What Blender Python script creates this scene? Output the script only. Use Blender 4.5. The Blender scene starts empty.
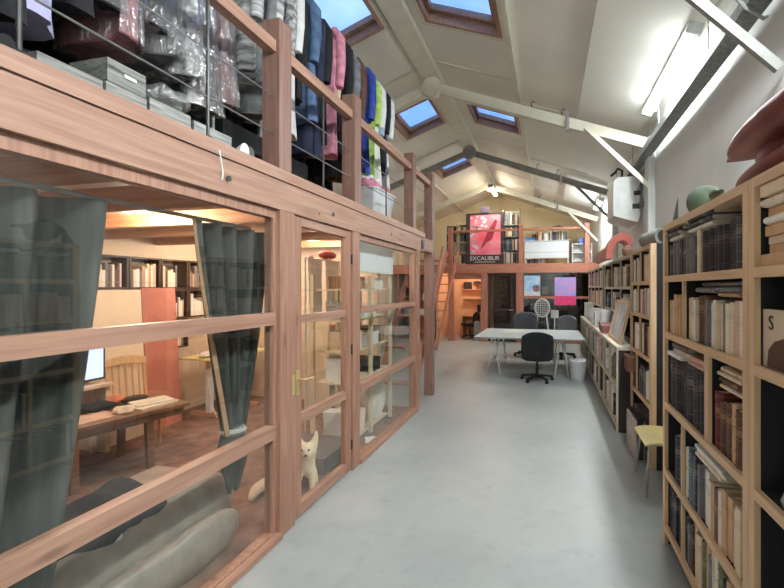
import bpy, bmesh, math, random
from mathutils import Vector, Matrix
R = random.Random(7)
PI = math.pi
SC = bpy.context.scene
COL = SC.collection

# ------------------------------------------------------------------ colour + materials
def lin(c):
    c = c / 255.0
    return c / 12.92 if c <= 0.04045 else ((c + 0.055) / 1.055) ** 2.4
def rgb(r, g, b): return (lin(r), lin(g), lin(b), 1.0)
MATS = {}
def node_mat(name):
    m = bpy.data.materials.new(name); m.use_nodes = True
    nt = m.node_tree
    return m, nt, nt.nodes['Principled BSDF'], nt.nodes['Material Output']
def mix_col(nt, fac, a, b):
    n = nt.nodes.new('ShaderNodeMix'); n.data_type = 'RGBA'
    n.inputs[6].default_value = a; n.inputs[7].default_value = b
    if fac is not None: nt.links.new(fac, n.inputs[0])
    return n
def plain(name, c, rough=.6, var=.12, scale=6, metal=0, bump=0, c2=None, stretch=(1, 1, 1), detail=4, spec=.5, coat=0):
    """noise-varied principled surface"""
    if name in MATS: return MATS[name]
    m, nt, p, out = node_mat(name)
    tc = nt.nodes.new('ShaderNodeTexCoord'); mp = nt.nodes.new('ShaderNodeMapping')
    mp.inputs['Scale'].default_value = stretch
    nz = nt.nodes.new('ShaderNodeTexNoise'); nz.inputs['Scale'].default_value = scale; nz.inputs['Detail'].default_value = detail
    nt.links.new(tc.outputs['Object'], mp.inputs[0]); nt.links.new(mp.outputs[0], nz.inputs['Vector'])
    a = rgb(*c)
    if c2 is None:
        b = tuple(max(0, x * (1 - 2 * var)) for x in a[:3]) + (1,)
        a = tuple(min(1, x * (1 + var)) for x in a[:3]) + (1,)
    else: b = rgb(*c2)
    rmp = nt.nodes.new('ShaderNodeMapRange'); rmp.inputs[1].default_value = .3; rmp.inputs[2].default_value = .7
    nt.links.new(nz.outputs['Fac'], rmp.inputs[0])
    mx = mix_col(nt, rmp.outputs[0], a, b)
    nt.links.new(mx.outputs[2], p.inputs['Base Color'])
    p.inputs['Roughness'].default_value = rough; p.inputs['Metallic'].default_value = metal
    p.inputs['Specular IOR Level'].default_value = spec
    p.inputs['Coat Weight'].default_value = coat
    if bump:
        bp = nt.nodes.new('ShaderNodeBump'); bp.inputs['Strength'].default_value = bump; bp.inputs['Distance'].default_value = .02
        nt.links.new(nz.outputs['Fac'], bp.inputs['Height']); nt.links.new(bp.outputs[0], p.inputs['Normal'])
    MATS[name] = m
    return m
def wood(name, c, c2, rough=.5, axis='Y', scale=1.0, knots=True):
    if name in MATS: return MATS[name]
    m, nt, p, out = node_mat(name)
    tc = nt.nodes.new('ShaderNodeTexCoord'); mp = nt.nodes.new('ShaderNodeMapping')
    s = {'X': (1.2, 22, 22), 'Y': (22, 1.2, 22), 'Z': (22, 22, 1.2)}[axis]
    mp.inputs['Scale'].default_value = tuple(v * scale for v in s)
    nz = nt.nodes.new('ShaderNodeTexNoise'); nz.inputs['Scale'].default_value = 1.6; nz.inputs['Detail'].default_value = 6; nz.inputs['Distortion'].default_value = .6
    nt.links.new(tc.outputs['Object'], mp.inputs[0]); nt.links.new(mp.outputs[0], nz.inputs['Vector'])
    n2 = nt.nodes.new('ShaderNodeTexNoise'); n2.inputs['Scale'].default_value = 1.1; n2.inputs['Detail'].default_value = 2
    nt.links.new(tc.outputs['Object'], n2.inputs['Vector'])
    r1 = nt.nodes.new('ShaderNodeMapRange'); r1.inputs[1].default_value = .32; r1.inputs[2].default_value = .68
    nt.links.new(nz.outputs['Fac'], r1.inputs[0])
    mx = mix_col(nt, r1.outputs[0], rgb(*c), rgb(*c2))
    last = mx.outputs[2]
    if knots:
        vo = nt.nodes.new('ShaderNodeTexVoronoi'); vo.inputs['Scale'].default_value = 2.4
        mk = nt.nodes.new('ShaderNodeMapping'); mk.inputs['Scale'].default_value = {'X': (.7, 2, 2), 'Y': (2, .7, 2), 'Z': (2, 2, .7)}[axis]
        nt.links.new(tc.outputs['Object'], mk.inputs[0]); nt.links.new(mk.outputs[0], vo.inputs['Vector'])
        r2 = nt.nodes.new('ShaderNodeMapRange'); r2.inputs[1].default_value = .05; r2.inputs[2].default_value = .12; r2.inputs[3].default_value = .55; r2.inputs[4].default_value = 0
        nt.links.new(vo.outputs['Distance'], r2.inputs[0])
        mk2 = mix_col(nt, r2.outputs[0], (0, 0, 0, 1), tuple(v * .45 for v in rgb(*c2)[:3]) + (1,))
        nt.links.new(last, mk2.inputs[6]); last = mk2.outputs[2]
    nt.links.new(last, p.inputs['Base Color'])
    p.inputs['Roughness'].default_value = rough
    bp = nt.nodes.new('ShaderNodeBump'); bp.inputs['Strength'].default_value = .12; bp.inputs['Distance'].default_value = .01
    nt.links.new(nz.outputs['Fac'], bp.inputs['Height']); nt.links.new(bp.outputs[0], p.inputs['Normal'])
    MATS[name] = m
    return m
def glass(name, tint=(1, 1, 1), f0=.045, rough=.0, haze=0.0, hazecol=(.8, .8, .8)):
    """thin window glass: clear transmission and a Schlick mirror part, same for every ray"""
    if name in MATS: return MATS[name]
    m, nt, p, out = node_mat(name); nt.nodes.remove(p)
    if name == 'clear_plastic':
        tcx = nt.nodes.new('ShaderNodeTexCoord'); mpx = nt.nodes.new('ShaderNodeMapping'); mpx.inputs['Scale'].default_value = (9, 9, 2.2)
        nzx = nt.nodes.new('ShaderNodeTexNoise'); nzx.inputs['Scale'].default_value = 2.2; nzx.inputs['Detail'].default_value = 4; nzx.inputs['Distortion'].default_value = 1.2
        bpx = nt.nodes.new('ShaderNodeBump'); bpx.inputs['Strength'].default_value = .9; bpx.inputs['Distance'].default_value = .05
        nt.links.new(tcx.outputs['Object'], mpx.inputs[0]); nt.links.new(mpx.outputs[0], nzx.inputs['Vector']); nt.links.new(nzx.outputs['Fac'], bpx.inputs['Height'])
    tr = nt.nodes.new('ShaderNodeBsdfTransparent'); tr.inputs[0].default_value = tint + (1,)
    gl = nt.nodes.new('ShaderNodeBsdfGlossy'); gl.inputs['Roughness'].default_value = rough; gl.inputs[0].default_value = (1, 1, 1, 1)
    if name == 'clear_plastic': nt.links.new(bpx.outputs[0], gl.inputs['Normal'])
    lw = nt.nodes.new('ShaderNodeLayerWeight'); lw.inputs[0].default_value = .5
    pw = nt.nodes.new('ShaderNodeMath'); pw.operation = 'POWER'; pw.inputs[1].default_value = 5
    nt.links.new(lw.outputs['Facing'], pw.inputs[0])
    ma = nt.nodes.new('ShaderNodeMath'); ma.operation = 'MULTIPLY_ADD'; ma.inputs[1].default_value = 1 - f0; ma.inputs[2].default_value = f0
    nt.links.new(pw.outputs[0], ma.inputs[0])
    src = tr.outputs[0]
    if haze:
        df = nt.nodes.new('ShaderNodeBsdfDiffuse'); df.inputs[0].default_value = hazecol + (1,)
        mh = nt.nodes.new('ShaderNodeMixShader'); mh.inputs[0].default_value = haze
        nt.links.new(tr.outputs[0], mh.inputs[1]); nt.links.new(df.outputs[0], mh.inputs[2]); src = mh.outputs[0]
    mx = nt.nodes.new('ShaderNodeMixShader')
    nt.links.new(ma.outputs[0], mx.inputs[0]); nt.links.new(src, mx.inputs[1]); nt.links.new(gl.outputs[0], mx.inputs[2])
    nt.links.new(mx.outputs[0], out.inputs[0])
    MATS[name] = m
    return m
def emit(name, c, s):
    if name in MATS: return MATS[name]
    m, nt, p, out = node_mat(name)
    p.inputs['Base Color'].default_value = rgb(*c); p.inputs['Emission Color'].default_value = rgb(*c); p.inputs['Emission Strength'].default_value = s
    MATS[name] = m
    return m
def bookmat(name, c, band=None, rough=.55):
    """spine cloth with title bands across the height"""
    if name in MATS: return MATS[name]
    m, nt, p, out = node_mat(name)
    tc = nt.nodes.new('ShaderNodeTexCoord'); sx = nt.nodes.new('ShaderNodeSeparateXYZ'); nt.links.new(tc.outputs['Generated'], sx.inputs[0])
    rp = nt.nodes.new('ShaderNodeValToRGB'); rp.color_ramp.interpolation = 'CONSTANT'
    el = rp.color_ramp.elements
    pat = [(0, 0), (.1, 1), (.115, 0), (.3, .6), (.31, 0), (.56, 1), (.575, 0), (.62, .9), (.74, 0), (.78, 1), (.795, 0), (.93, 1), (.945, 0)]
    el[0].position = 0; el[0].color = (0, 0, 0, 1); el[1].position = pat[1][0]; el[1].color = (1, 1, 1, 1)
    for q, v in pat[2:]:
        e = el.new(q); e.color = (v, v, v, 1)
    oi = nt.nodes.new('ShaderNodeObjectInfo'); sh = nt.nodes.new('ShaderNodeMath'); sh.operation = 'MULTIPLY_ADD'; sh.inputs[1].default_value = .22
    nt.links.new(oi.outputs['Random'], sh.inputs[0]); nt.links.new(sx.outputs['Z'], sh.inputs[2]); sb = nt.nodes.new('ShaderNodeMath'); sb.operation = 'SUBTRACT'; sb.inputs[1].default_value = .11; nt.links.new(sh.outputs[0], sb.inputs[0])
    nt.links.new(sb.outputs[0], rp.inputs[0])
    nz = nt.nodes.new('ShaderNodeTexNoise'); nz.inputs['Scale'].default_value = 60; nt.links.new(tc.outputs['Object'], nz.inputs['Vector'])
    ml = nt.nodes.new('ShaderNodeMath'); ml.operation = 'MULTIPLY'; nt.links.new(rp.outputs[0], ml.inputs[0]); nt.links.new(nz.outputs['Fac'], ml.inputs[1])
    m2 = nt.nodes.new('ShaderNodeMath'); m2.operation = 'MULTIPLY'; m2.inputs[1].default_value = .75 if sum(c) < 300 else .45; nt.links.new(ml.outputs[0], m2.inputs[0]); ml = m2
    mx = mix_col(nt, ml.outputs[0], rgb(*c), rgb(*(band or c))); nt.links.new(mx.outputs[2], p.inputs['Base Color'])
    p.inputs['Roughness'].default_value = rough
    MATS[name] = m
    return m

M_WOOD = wood('partition_pine', (174, 136, 116), (146, 108, 90), axis='Y')
M_WOODZ = wood('partition_pine_upright', (170, 130, 110), (142, 102, 84), axis='Z')
M_POST = wood('brown_post', (142, 108, 96), (118, 86, 74), axis='Z')
M_JOIST = wood('warm_joist', (206, 160, 118), (180, 130, 90), axis='X')
M_OAK = wood('pale_oak', (220, 190, 154), (200, 166, 128), axis='Y', knots=False)
M_OAKZ = wood('pale_oak_upright', (220, 190, 154), (200, 166, 128), axis='Z', knots=False)
M_REDW = wood('red_brown_timber', (190, 128, 104), (164, 102, 80), axis='X')
M_REDWZ = wood('red_brown_timber_upright', (190, 128, 104), (164, 102, 80), axis='Z')
M_DARKW = plain('dark_board', (38, 32, 30), .6)
M_SKYW = wood('skylight_pine', (178, 140, 118), (146, 110, 90), axis='Y', knots=False)
M_WALL = plain('white_wall', (226, 229, 226), .7, .03, 2)
M_CEIL = plain('ceiling_white', (236, 234, 224), .75, .04, .8)
M_PANEL = plain('ceiling_panel', (240, 240, 230), .6, .03, .8)
M_TRUSS = plain('cream_paint', (222, 219, 202), .5, .05, 5)
M_GREYST = plain('grey_steel', (150, 152, 148), .45, .1, 8, metal=.3)
M_TRAY = plain('galvanised', (150, 155, 155), .4, .2, 30, metal=.6)
M_CREAM = plain('cream_plaster', (226, 208, 184), .8, .05, 2)
M_YELLOW = plain('yellow_plaster', (234, 222, 188), .8, .05, 2)
M_WHITE = plain('white_plastic', (226, 228, 226), .45, .04, 8)
M_BLACK = plain('black_plastic', (22, 23, 25), .5, .1, 10)
M_BLACKF = plain('black_fabric', (26, 27, 30), .95, .25, 30, bump=.2)
M_CHROME = plain('chrome', (214, 216, 218), .3, .05, 5, metal=.4)
M_STEEL = plain('cable_steel', (150, 150, 150), .4, .05, 5, metal=.7)
M_PAPER = plain('paper', (226, 218, 200), .8, .08, 40)
M_GLASS = glass('clear_glass', (.97, .985, .98), .06)
M_SKYGL = glass('sky_glass', (.96, .98, 1), .03)
M_DKST = plain('dark_steel', (70, 70, 72), .4, .1, 9, metal=.5)
M_BRASS = plain('brass', (205, 180, 130), .35, .05, 9, metal=.4)

def floor_mat():
    m, nt, p, out = node_mat('polished_concrete')
    tc = nt.nodes.new('ShaderNodeTexCoord')
    n1 = nt.nodes.new('ShaderNodeTexNoise'); n1.inputs['Scale'].default_value = .9; n1.inputs['Detail'].default_value = 8; n1.inputs['Roughness'].default_value = .65
    n2 = nt.nodes.new('ShaderNodeTexNoise'); n2.inputs['Scale'].default_value = 9; n2.inputs['Detail'].default_value = 6
    for n in (n1, n2): nt.links.new(tc.outputs['Object'], n.inputs['Vector'])
    r1 = nt.nodes.new('ShaderNodeMapRange'); r1.inputs[1].default_value = .35; r1.inputs[2].default_value = .65
    nt.links.new(n1.outputs['Fac'], r1.inputs[0])
    a = mix_col(nt, r1.outputs[0], rgb(146, 151, 150), rgb(162, 166, 164))
    b = mix_col(nt, None, rgb(150, 156, 156), rgb(150, 156, 156)); 
    r2 = nt.nodes.new('ShaderNodeMapRange'); r2.inputs[1].default_value = .55; r2.inputs[2].default_value = .8; r2.inputs[4].default_value = .35
    nt.links.new(n2.outputs['Fac'], r2.inputs[0])
    b = mix_col(nt, r2.outputs[0], (0, 0, 0, 1), rgb(120, 126, 126)); nt.links.new(a.outputs[2], b.inputs[6])
    nt.links.new(b.outputs[2], p.inputs['Base Color'])
    rr = nt.nodes.new('ShaderNodeMapRange'); rr.inputs[3].default_value = .32; rr.inputs[4].default_value = .5
    nt.links.new(n1.outputs['Fac'], rr.inputs[0]); nt.links.new(rr.outputs[0], p.inputs['Roughness'])
    return m
M_FLOOR = floor_mat()
M_CARPET = plain('worn_carpet', (150, 118, 98), .95, 0, 7, c2=(104, 76, 62), bump=.4, detail=8)

# ------------------------------------------------------------------ mesh builder
class MB:
    def __init__(s): s.bm = bmesh.new()
    def poly(s, pts):
        vs = [s.bm.verts.new(p) for p in pts]
        return s.bm.faces.new(vs)
    def hexa(s, p):
        v = [s.bm.verts.new(q) for q in p]
        for f in ((3, 2, 1, 0), (4, 5, 6, 7), (0, 1, 5, 4), (1, 2, 6, 5), (2, 3, 7, 6), (3, 0, 4, 7)):
            s.bm.faces.new([v[i] for i in f])
        return s
    def box(s, x0, x1, y0, y1, z0, z1, M=None):
        p = [(x0, y0, z0), (x1, y0, z0), (x1, y1, z0), (x0, y1, z0), (x0, y0, z1), (x1, y0, z1), (x1, y1, z1), (x0, y1, z1)]
        if M is not None: p = [M @ Vector(q) for q in p]
        return s.hexa(p)
    def bar(s, a, b, w, h, up=(0, 0, 1)):
        """rectangular bar from a to b; w across, h along up"""
        a, b = Vector(a), Vector(b); d = (b - a).normalized()
        x = d.cross(Vector(up)).normalized(); u = x.cross(d).normalized()
        q = []
        for e in (a, b):
            for sx, su in ((-1, -1), (1, -1), (1, 1), (-1, 1)):
                q.append(e + x * (sx * w / 2) + u * (su * h / 2))
        return s.hexa(q)
    def tube(s, pts, r, n=8, cap=True):
        pts = [Vector(p) for p in pts]
        rs = r if isinstance(r, (list, tuple)) else [r] * len(pts)
        t0 = (pts[1] - pts[0]).normalized()
        ref = Vector((0, 0, 1)) if abs(t0.z) < .9 else Vector((1, 0, 0))
        rings = []
        for i, p in enumerate(pts):
            t = (pts[min(i + 1, len(pts) - 1)] - pts[max(i - 1, 0)]).normalized()
            x = t.cross(ref)
            if x.length < 1e-4: x = t.cross(Vector((0, 1, 0)))
            x.normalize(); y = x.cross(t).normalized(); ref = y
            rings.append([s.bm.verts.new(p + (x * math.cos(2 * PI * k / n) + y * math.sin(2 * PI * k / n)) * rs[i]) for k in range(n)])
        for a, b in zip(rings, rings[1:]):
            for k in range(n): s.bm.faces.new((a[k], a[(k + 1) % n], b[(k + 1) % n], b[k]))
        if cap:
            s.bm.faces.new(rings[0][::-1]); s.bm.faces.new(rings[-1])
        return s
    def rings(s, loops, cap=True):
        vs = [[s.bm.verts.new(p) for p in l] for l in loops]
        n = len(vs[0])
        for a, b in zip(vs, vs[1:]):
            for k in range(n): s.bm.faces.new((a[k], a[(k + 1) % n], b[(k + 1) % n], b[k]))
        if cap:
            s.bm.faces.new(vs[0][::-1]); s.bm.faces.new(vs[-1])
        return s
    def lathe(s, prof, c=(0, 0, 0), n=20, cap=True, M=None):
        lo = []
        for r, z in prof:
            l = [Vector((c[0] + r * math.cos(2 * PI * k / n), c[1] + r * math.sin(2 * PI * k / n), c[2] + z)) for k in range(n)]
            if M is not None: l = [M @ q for q in l]
            lo.append(l)
        return s.rings(lo, cap)
    def prism(s, pts, d):
        d = Vector(d); n = len(pts)
        a = [s.bm.verts.new(Vector(p)) for p in pts]; b = [s.bm.verts.new(Vector(p) + d) for p in pts]
        for k in range(n): s.bm.faces.new((a[k], a[(k + 1) % n], b[(k + 1) % n], b[k]))
        s.bm.faces.new(a[::-1]); s.bm.faces.new(b)
        return s
    def grid(s, f, nu, nv, thick=0):
        """f(u,v)->point, u,v in 0..1"""
        v = [[s.bm.verts.new(f(i / nu, j / nv)) for j in range(nv + 1)] for i in range(nu + 1)]
        fs = []
        for i in range(nu):
            for j in range(nv): fs.append(s.bm.faces.new((v[i][j], v[i + 1][j], v[i + 1][j + 1], v[i][j + 1])))
        if thick:
            bmesh.ops.recalc_face_normals(s.bm, faces=fs)
            bmesh.ops.solidify(s.bm, geom=fs, thickness=thick)
        return s
    def bevel(s, w, seg=1):
        es = [e for e in s.bm.edges if len(e.link_faces) == 2 and e.calc_face_angle(0) > .6]
        bmesh.ops.bevel(s.bm, geom=es, offset=w, offset_type='OFFSET', segments=seg, affect='EDGES', profile=.6, clamp_overlap=True)
        return s
    def mesh(s, name, mat, smooth=35):
        bmesh.ops.recalc_face_normals(s.bm, faces=s.bm.faces)
        me = bpy.data.meshes.new(name); s.bm.to_mesh(me); s.bm.free()
        for m in (mat if isinstance(mat, (list, tuple)) else [mat]): me.materials.append(m)
        if smooth:
            me.polygons.foreach_set('use_smooth', [True] * len(me.polygons))
            me.set_sharp_from_angle(angle=math.radians(smooth))
        return me

WM = {}
def meta(o, label, cat, group=None, kind=None):
    if label: o['label'] = label
    if cat: o['category'] = cat
    if group: o['group'] = group
    if kind: o['kind'] = kind
    return o
def thing(name, label, cat, loc=(0, 0, 0), rz=0, group=None, kind=None):
    o = bpy.data.objects.new(name, None); COL.objects.link(o)
    o.location = loc; o.rotation_euler = (0, 0, rz); o.empty_display_size = .1
    WM[o] = Matrix.Translation(loc) @ Matrix.Rotation(rz, 4, 'Z')
    return meta(o, label, cat, group, kind)
def part(mb, name, mat, parent, world=True, label=None, smooth=35):
    """mesh child; with world=True the shape was written in room coordinates"""
    if world:
        inv = WM[parent].inverted()
        bmesh.ops.transform(mb.bm, matrix=inv, verts=mb.bm.verts)
    o = bpy.data.objects.new(name, mb.mesh(name, mat, smooth)); COL.objects.link(o); o.parent = parent
    WM[o] = WM[parent]
    if label: o['label'] = label
    return o
def single(mb, name, mat, label, cat, loc=(0, 0, 0), group=None, kind=None, smooth=35, rz=0):
    """a thing that is one mesh, written in room coordinates"""
    W = Matrix.Translation(loc) @ Matrix.Rotation(rz, 4, 'Z')
    bmesh.ops.transform(mb.bm, matrix=W.inverted(), verts=mb.bm.verts)
    o = bpy.data.objects.new(name, mb.mesh(name, mat, smooth)); COL.objects.link(o)
    o.location = loc; o.rotation_euler = (0, 0, rz); WM[o] = W
    return meta(o, label, cat, group, kind)
def Tm(loc, rx=0, ry=0, rz=0):
    return Matrix.Translation(loc) @ Matrix.Rotation(rz, 4, 'Z') @ Matrix.Rotation(ry, 4, 'Y') @ Matrix.Rotation(rx, 4, 'X')
ORD = ['zeroth', 'first', 'second', 'third', 'fourth', 'fifth', 'sixth', 'seventh', 'eighth', 'ninth', 'tenth', 'eleventh', 'twelfth', 'thirteenth', 'fourteenth', 'fifteenth',
       'sixteenth', 'seventeenth', 'eighteenth', 'nineteenth', 'twentieth', 'twenty-first', 'twenty-second', 'twenty-third', 'twenty-fourth', 'twenty-fifth', 'twenty-sixth',
       'twenty-seventh', 'twenty-eighth', 'twenty-ninth', 'thirtieth', 'thirty-first', 'thirty-second', 'thirty-third', 'thirty-fourth']
def text(body, size, loc, rot, mat, parent, name='lettering', ext=.0008):
    cu = bpy.data.curves.new(name, 'FONT'); cu.body = body; cu.size = size; cu.align_x = 'CENTER'; cu.align_y = 'CENTER'; cu.extrude = ext
    cu.materials.append(mat)
    tmp = bpy.data.objects.new(name, cu); COL.objects.link(tmp)
    me = bpy.data.meshes.new_from_object(tmp.evaluated_get(bpy.context.evaluated_depsgraph_get()))
    bpy.data.objects.remove(tmp); bpy.data.curves.remove(cu)
    o = bpy.data.objects.new(name, me); COL.objects.link(o); o.parent = parent; o.location = loc; o.rotation_euler = rot
    return o

# ------------------------------------------------------------------ room dimensions (metres; camera stands at x=0,y=0)
XR, XL, XP = 1.5, -5.2, -1.8          # wall beside the shelves, far side wall, timber partition
YB, YF, YG = -4.0, 12.9, 15.4         # behind, mezzanine front, gable
RX, RZ, K = -1.85, 5.326, .36         # ridge and pitch
ZM = 2.55                             # mezzanine floor
def roof(x): return RZ - K * abs(x - RX)

single(MB().box(XL - .15, XR + .15, YB - .15, YG + .15, -.12, 0), 'floor', M_FLOOR, 'pale grey polished concrete floor', 'floor', (0, 0, -.12), kind='structure')
single(MB().box(XR, XR + .15, YB - .15, YG + .15, 0, roof(XR) + .1), 'wall_right', M_WALL, 'white wall behind the long bookcases', 'wall', (XR, 0, 0), kind='structure')
single(MB().box(XL - .15, XL, YB - .15, YG + .15, 0, roof(XL) + .1), 'wall_left', M_CREAM, 'cream wall behind the glazed rooms', 'wall', (XL, 0, 0), kind='structure')
for nm, y, mt, lb in (('wall_back', YB - .15, M_WALL, 'white gable wall behind the viewer'), ('wall_far', YG, M_YELLOW, 'yellowish gable wall above the mezzanine')):
    single(MB().prism([(XL, y, 0), (XR, y, 0), (XR, y, roof(XR) + .05), (RX, y, RZ + .05), (XL, y, roof(XL) + .05)], (0, .15, 0)), nm, mt, lb, 'wall', (RX, y, 0), kind='structure')

SKY = [('window_1', -1.55, -.55, 3.5, 4.98, 'skylight in the shelf-side roof slope, the one over the glass door'),
       ('window_2', -1.48, -.52, 7.3, 8.2, 'small skylight in the shelf-side slope just beyond the cream truss'),
       ('window_3', -3.25, -2.12, 3.55, 5.0, 'bright skylight above the hanging clothes'),
       ('window_4', -2.95, -2.1, 7.0, 8.15, 'skylight opposite the small one, partly behind the clothes'),
       ('window_5', -3.0, -2.06, 10.3, 11.2, 'last skylight before the far mezzanine'),
       ('window_6', -1.55, -.55, .6, 2.0, 'skylight out of view over the aisle')]
def slope_pieces(x0, x1, holes):
    ys = sorted({YB - .15, YG + .15} | {h[2] for h in holes} | {h[3] for h in holes})
    xs = sorted({x0, x1} | {h[0] for h in holes} | {h[1] for h in holes})
    for xa, xb in zip(xs, xs[1:]):
        for ya, yb in zip(ys, ys[1:]):
            cx, cy = (xa + xb) / 2, (ya + yb) / 2
            if not any(h[0] < cx < h[1] and h[2] < cy < h[3] for h in holes): yield xa, xb, ya, yb
mb = MB()
for x0, x1, side in ((RX, XR + .15, 1), (XL - .15, RX, -1)):
    for xa, xb, ya, yb in slope_pieces(x0, x1, [s[1:5] for s in SKY if (s[1] > RX) == (side > 0)]):
        za, zb = roof(xa), roof(xb)
        mb.hexa([(xa, ya, za), (xb, ya, zb), (xb, yb, zb), (xa, yb, za), (xa, ya, za + .18), (xb, ya, zb + .18), (xb, yb, zb + .18), (xa, yb, za + .18)])
single(mb, 'ceiling', M_CEIL, 'off-white boarded pitched ceiling', 'ceiling', (RX, 0, RZ), kind='structure', smooth=0)
for nm, xa, xb, ya, yb, lb in SKY:
    t = thing(nm, lb, 'window', ((xa + xb) / 2, (ya + yb) / 2, roof((xa + xb) / 2)), kind='structure')
    def q(x, y, dz): return (x, y, roof(x) + dz)
    f = MB(); w = .05
    for (x0, x1, y0, y1, lo, hi) in ((xa - .0, xa + w, ya, yb, -.03, .2), (xb - w, xb, ya, yb, -.03, .2), (xa + w, xb - w, ya, ya + w, -.03, .2), (xa + w, xb - w, yb - w, yb, -.03, .2)):
        f.hexa([q(x0, y0, lo), q(x1, y0, lo), q(x1, y1, lo), q(x0, y1, lo), q(x0, y0, hi), q(x1, y0, hi), q(x1, y1, hi), q(x0, y1, hi)])
    part(f, 'window_frame', M_SKYW, t)
    f = MB(); a, b = w + .002, w + .06
    for (x0, x1, y0, y1) in ((xa + a, xa + b, ya + a, yb - a), (xb - b, xb - a, ya + a, yb - a), (xa + b, xb - b, ya + a, ya + b), (xa + b, xb - b, yb - b, yb - a)):
        f.hexa([q(x0, y0, .09), q(x1, y0, .09), q(x1, y1, .09), q(x0, y1, .09), q(x0, y0, .17), q(x1, y0, .17), q(x1, y1, .17), q(x0, y1, .17)])
    part(f, 'sash', M_SKYW, t)
    f = MB(); x0, x1, y0, y1 = xa + b - .01, xb - b + .01, ya + b - .01, yb - b + .01
    f.hexa([q(x0, y0, .12), q(x1, y0, .12), q(x1, y1, .12), q(x0, y1, .12), q(x0, y0, .13), q(x1, y0, .13), q(x1, y1, .13), q(x0, y1, .13)])
    part(f, 'pane', M_SKYGL, t)
    f = MB(); s0, s1 = .06, .0
    for (x0, x1, y0, y1) in ((xa - s0, xa, ya - s0, yb + s0), (xb, xb + s0, ya - s0, yb + s0), (xa, xb, ya - s0, ya), (xa, xb, yb, yb + s0)):
        f.hexa([q(x0, y0, -.03), q(x1, y0, -.03), q(x1, y1, -.03), q(x0, y1, -.03), q(x0, y0, -.001), q(x1, y0, -.001), q(x1, y1, -.001), q(x0, y1, -.001)])
    part(f, 'casing', M_TRUSS, t)

# insulated panel on the shelf-side slope, purlins, joints, ridge plank
def slope_strip(mb, x0, x1, y0, y1, lo, hi):
    def q(x, y, d): return (x, y, roof(x) + d)
    mb.hexa([q(x0, y0, lo), q(x1, y0, lo), q(x1, y1, lo), q(x0, y1, lo), q(x0, y0, hi), q(x1, y0, hi), q(x1, y1, hi), q(x0, y1, hi)])
    return mb
single(slope_strip(MB(), .45, 1.36, .3, 6.62, -.07, -.003), 'trim_1', M_PANEL, 'lower pale ceiling panel carrying the long tube lamp', 'ceiling panel', (.9, 3.5, roof(.9)), kind='structure')
single(slope_strip(MB(), .45, 1.36, 9.9, 12.6, -.07, -.003), 'trim_2', M_PANEL, 'lower pale ceiling panel near the far mezzanine', 'ceiling panel', (.9, 11, roof(.9)), kind='structure')
single(MB().box(-2.02, -1.72, YB, YG, RZ - .15, RZ - .06), 'trim_3', M_TRUSS, 'wide cream ridge plank along the roof peak', 'ridge beam', (RX, 5, RZ - .15), kind='structure')
single(slope_strip(MB(), -.5, -.44, YB, YG, -.07, -.002), 'trim_4', M_TRUSS, 'thin cream purlin on the shelf-side slope', 'purlin', (-.47, 5, roof(-.47)), kind='structure')
single(slope_strip(MB(), -3.3, -3.24, YB, YG, -.07, -.032), 'trim_5', M_TRUSS, 'thin cream purlin on the slope above the clothes', 'purlin', (-3.3, 5, roof(-3.3)), kind='structure')
n = 6
for xa, xb, y in ((-1.70, -.52, 6.0), (-.42, .44, 6.7), (-1.70, -.52, 9.1), (-.42, .9, 9.6), (-3.2, -2.05, 6.1), (-3.2, -2.05, 9.3), (-5.1, -3.32, 6.2), (-1.7, -.52, 11.6), (-.42, .44, 12.2)):
    single(slope_strip(MB(), xa, xb, y, y + .05, -.012, -.001), 'trim_%d' % n, M_TRUSS, 'ceiling joint strip across the roof boards', 'ceiling trim', ((xa + xb) / 2, y, roof((xa + xb) / 2)), group='ceiling joint strips', kind='structure'); n += 1

# roof trusses
def truss(y, mat, label, thick=.15):
    t = thing('roof_truss', label, 'truss', (RX, y, 0), kind='structure')
    zt = 5.0
    part(MB().bar((-1.9, y, zt + .03), (1.47, y, zt - .36 * 3.32), .08, thick).bevel(.008), 'truss_bar', mat, t)
    part(MB().bar((-1.8, y - .004, zt + .03), (-5.17, y - .004, zt - .36 * 3.32), .08, thick).bevel(.008), 'truss_bar', mat, t)
    Mx = Matrix.Translation((-1.85, y, zt)) @ Matrix.Rotation(PI / 2, 4, 'X')
    part(MB().lathe([(.16, -.07), (.17, -.05), (.17, .05), (.16, .07)], n=12, M=Mx), 'gusset_plate', mat, t)
    part(MB().box(-1.9, -1.8, y - .035, y + .035, zt + .1, RZ - .15), 'king_block', mat, t)
    part(MB().bar((.55, y - .06, 4.12), (1.46, y - .06, 3.15), .04, .06), 'strut', mat, t)
    part(MB().bar((-4.2, y - .06, 4.12), (-5.16, y - .06, 3.15), .04, .06), 'strut', mat, t)
    b = MB(); b.box(.27, .31, y - .09, y + .05, 4.1, 4.36)
    part(b, 'clamp', M_GREYST if mat is M_TRUSS else M_TRUSS, t)
    for hx in (-.25, .2):
        zz = 5.0 - .36 * (hx + 1.85)
        part(MB().tube([(hx, y, zz + .08), (hx, y, zz + .17), (hx + .03, y, zz + .2), (hx + .05, y, zz + .17)], .008, 6), 'hook', M_BLACK, t)
    return t
truss(6.3, M_TRUSS, 'cream painted roof truss over the end of the glazed partition')
truss(9.5, M_GREYST, 'grey steel roof truss before the far mezzanine', .13)
truss(12.75, M_TRUSS, 'cream roof truss above the far mezzanine railing')
truss(3.05, M_GREYST, 'grey roof truss closest overhead with a hanging cable', .12)
single(MB().box(XR - .1, XR - .005, 6.2, 6.42, 0, 3.9).bevel(.006), 'column', M_WALL, 'white wall pilaster under the cream truss', 'column', (1.45, 6.3, 0), kind='structure')
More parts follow.
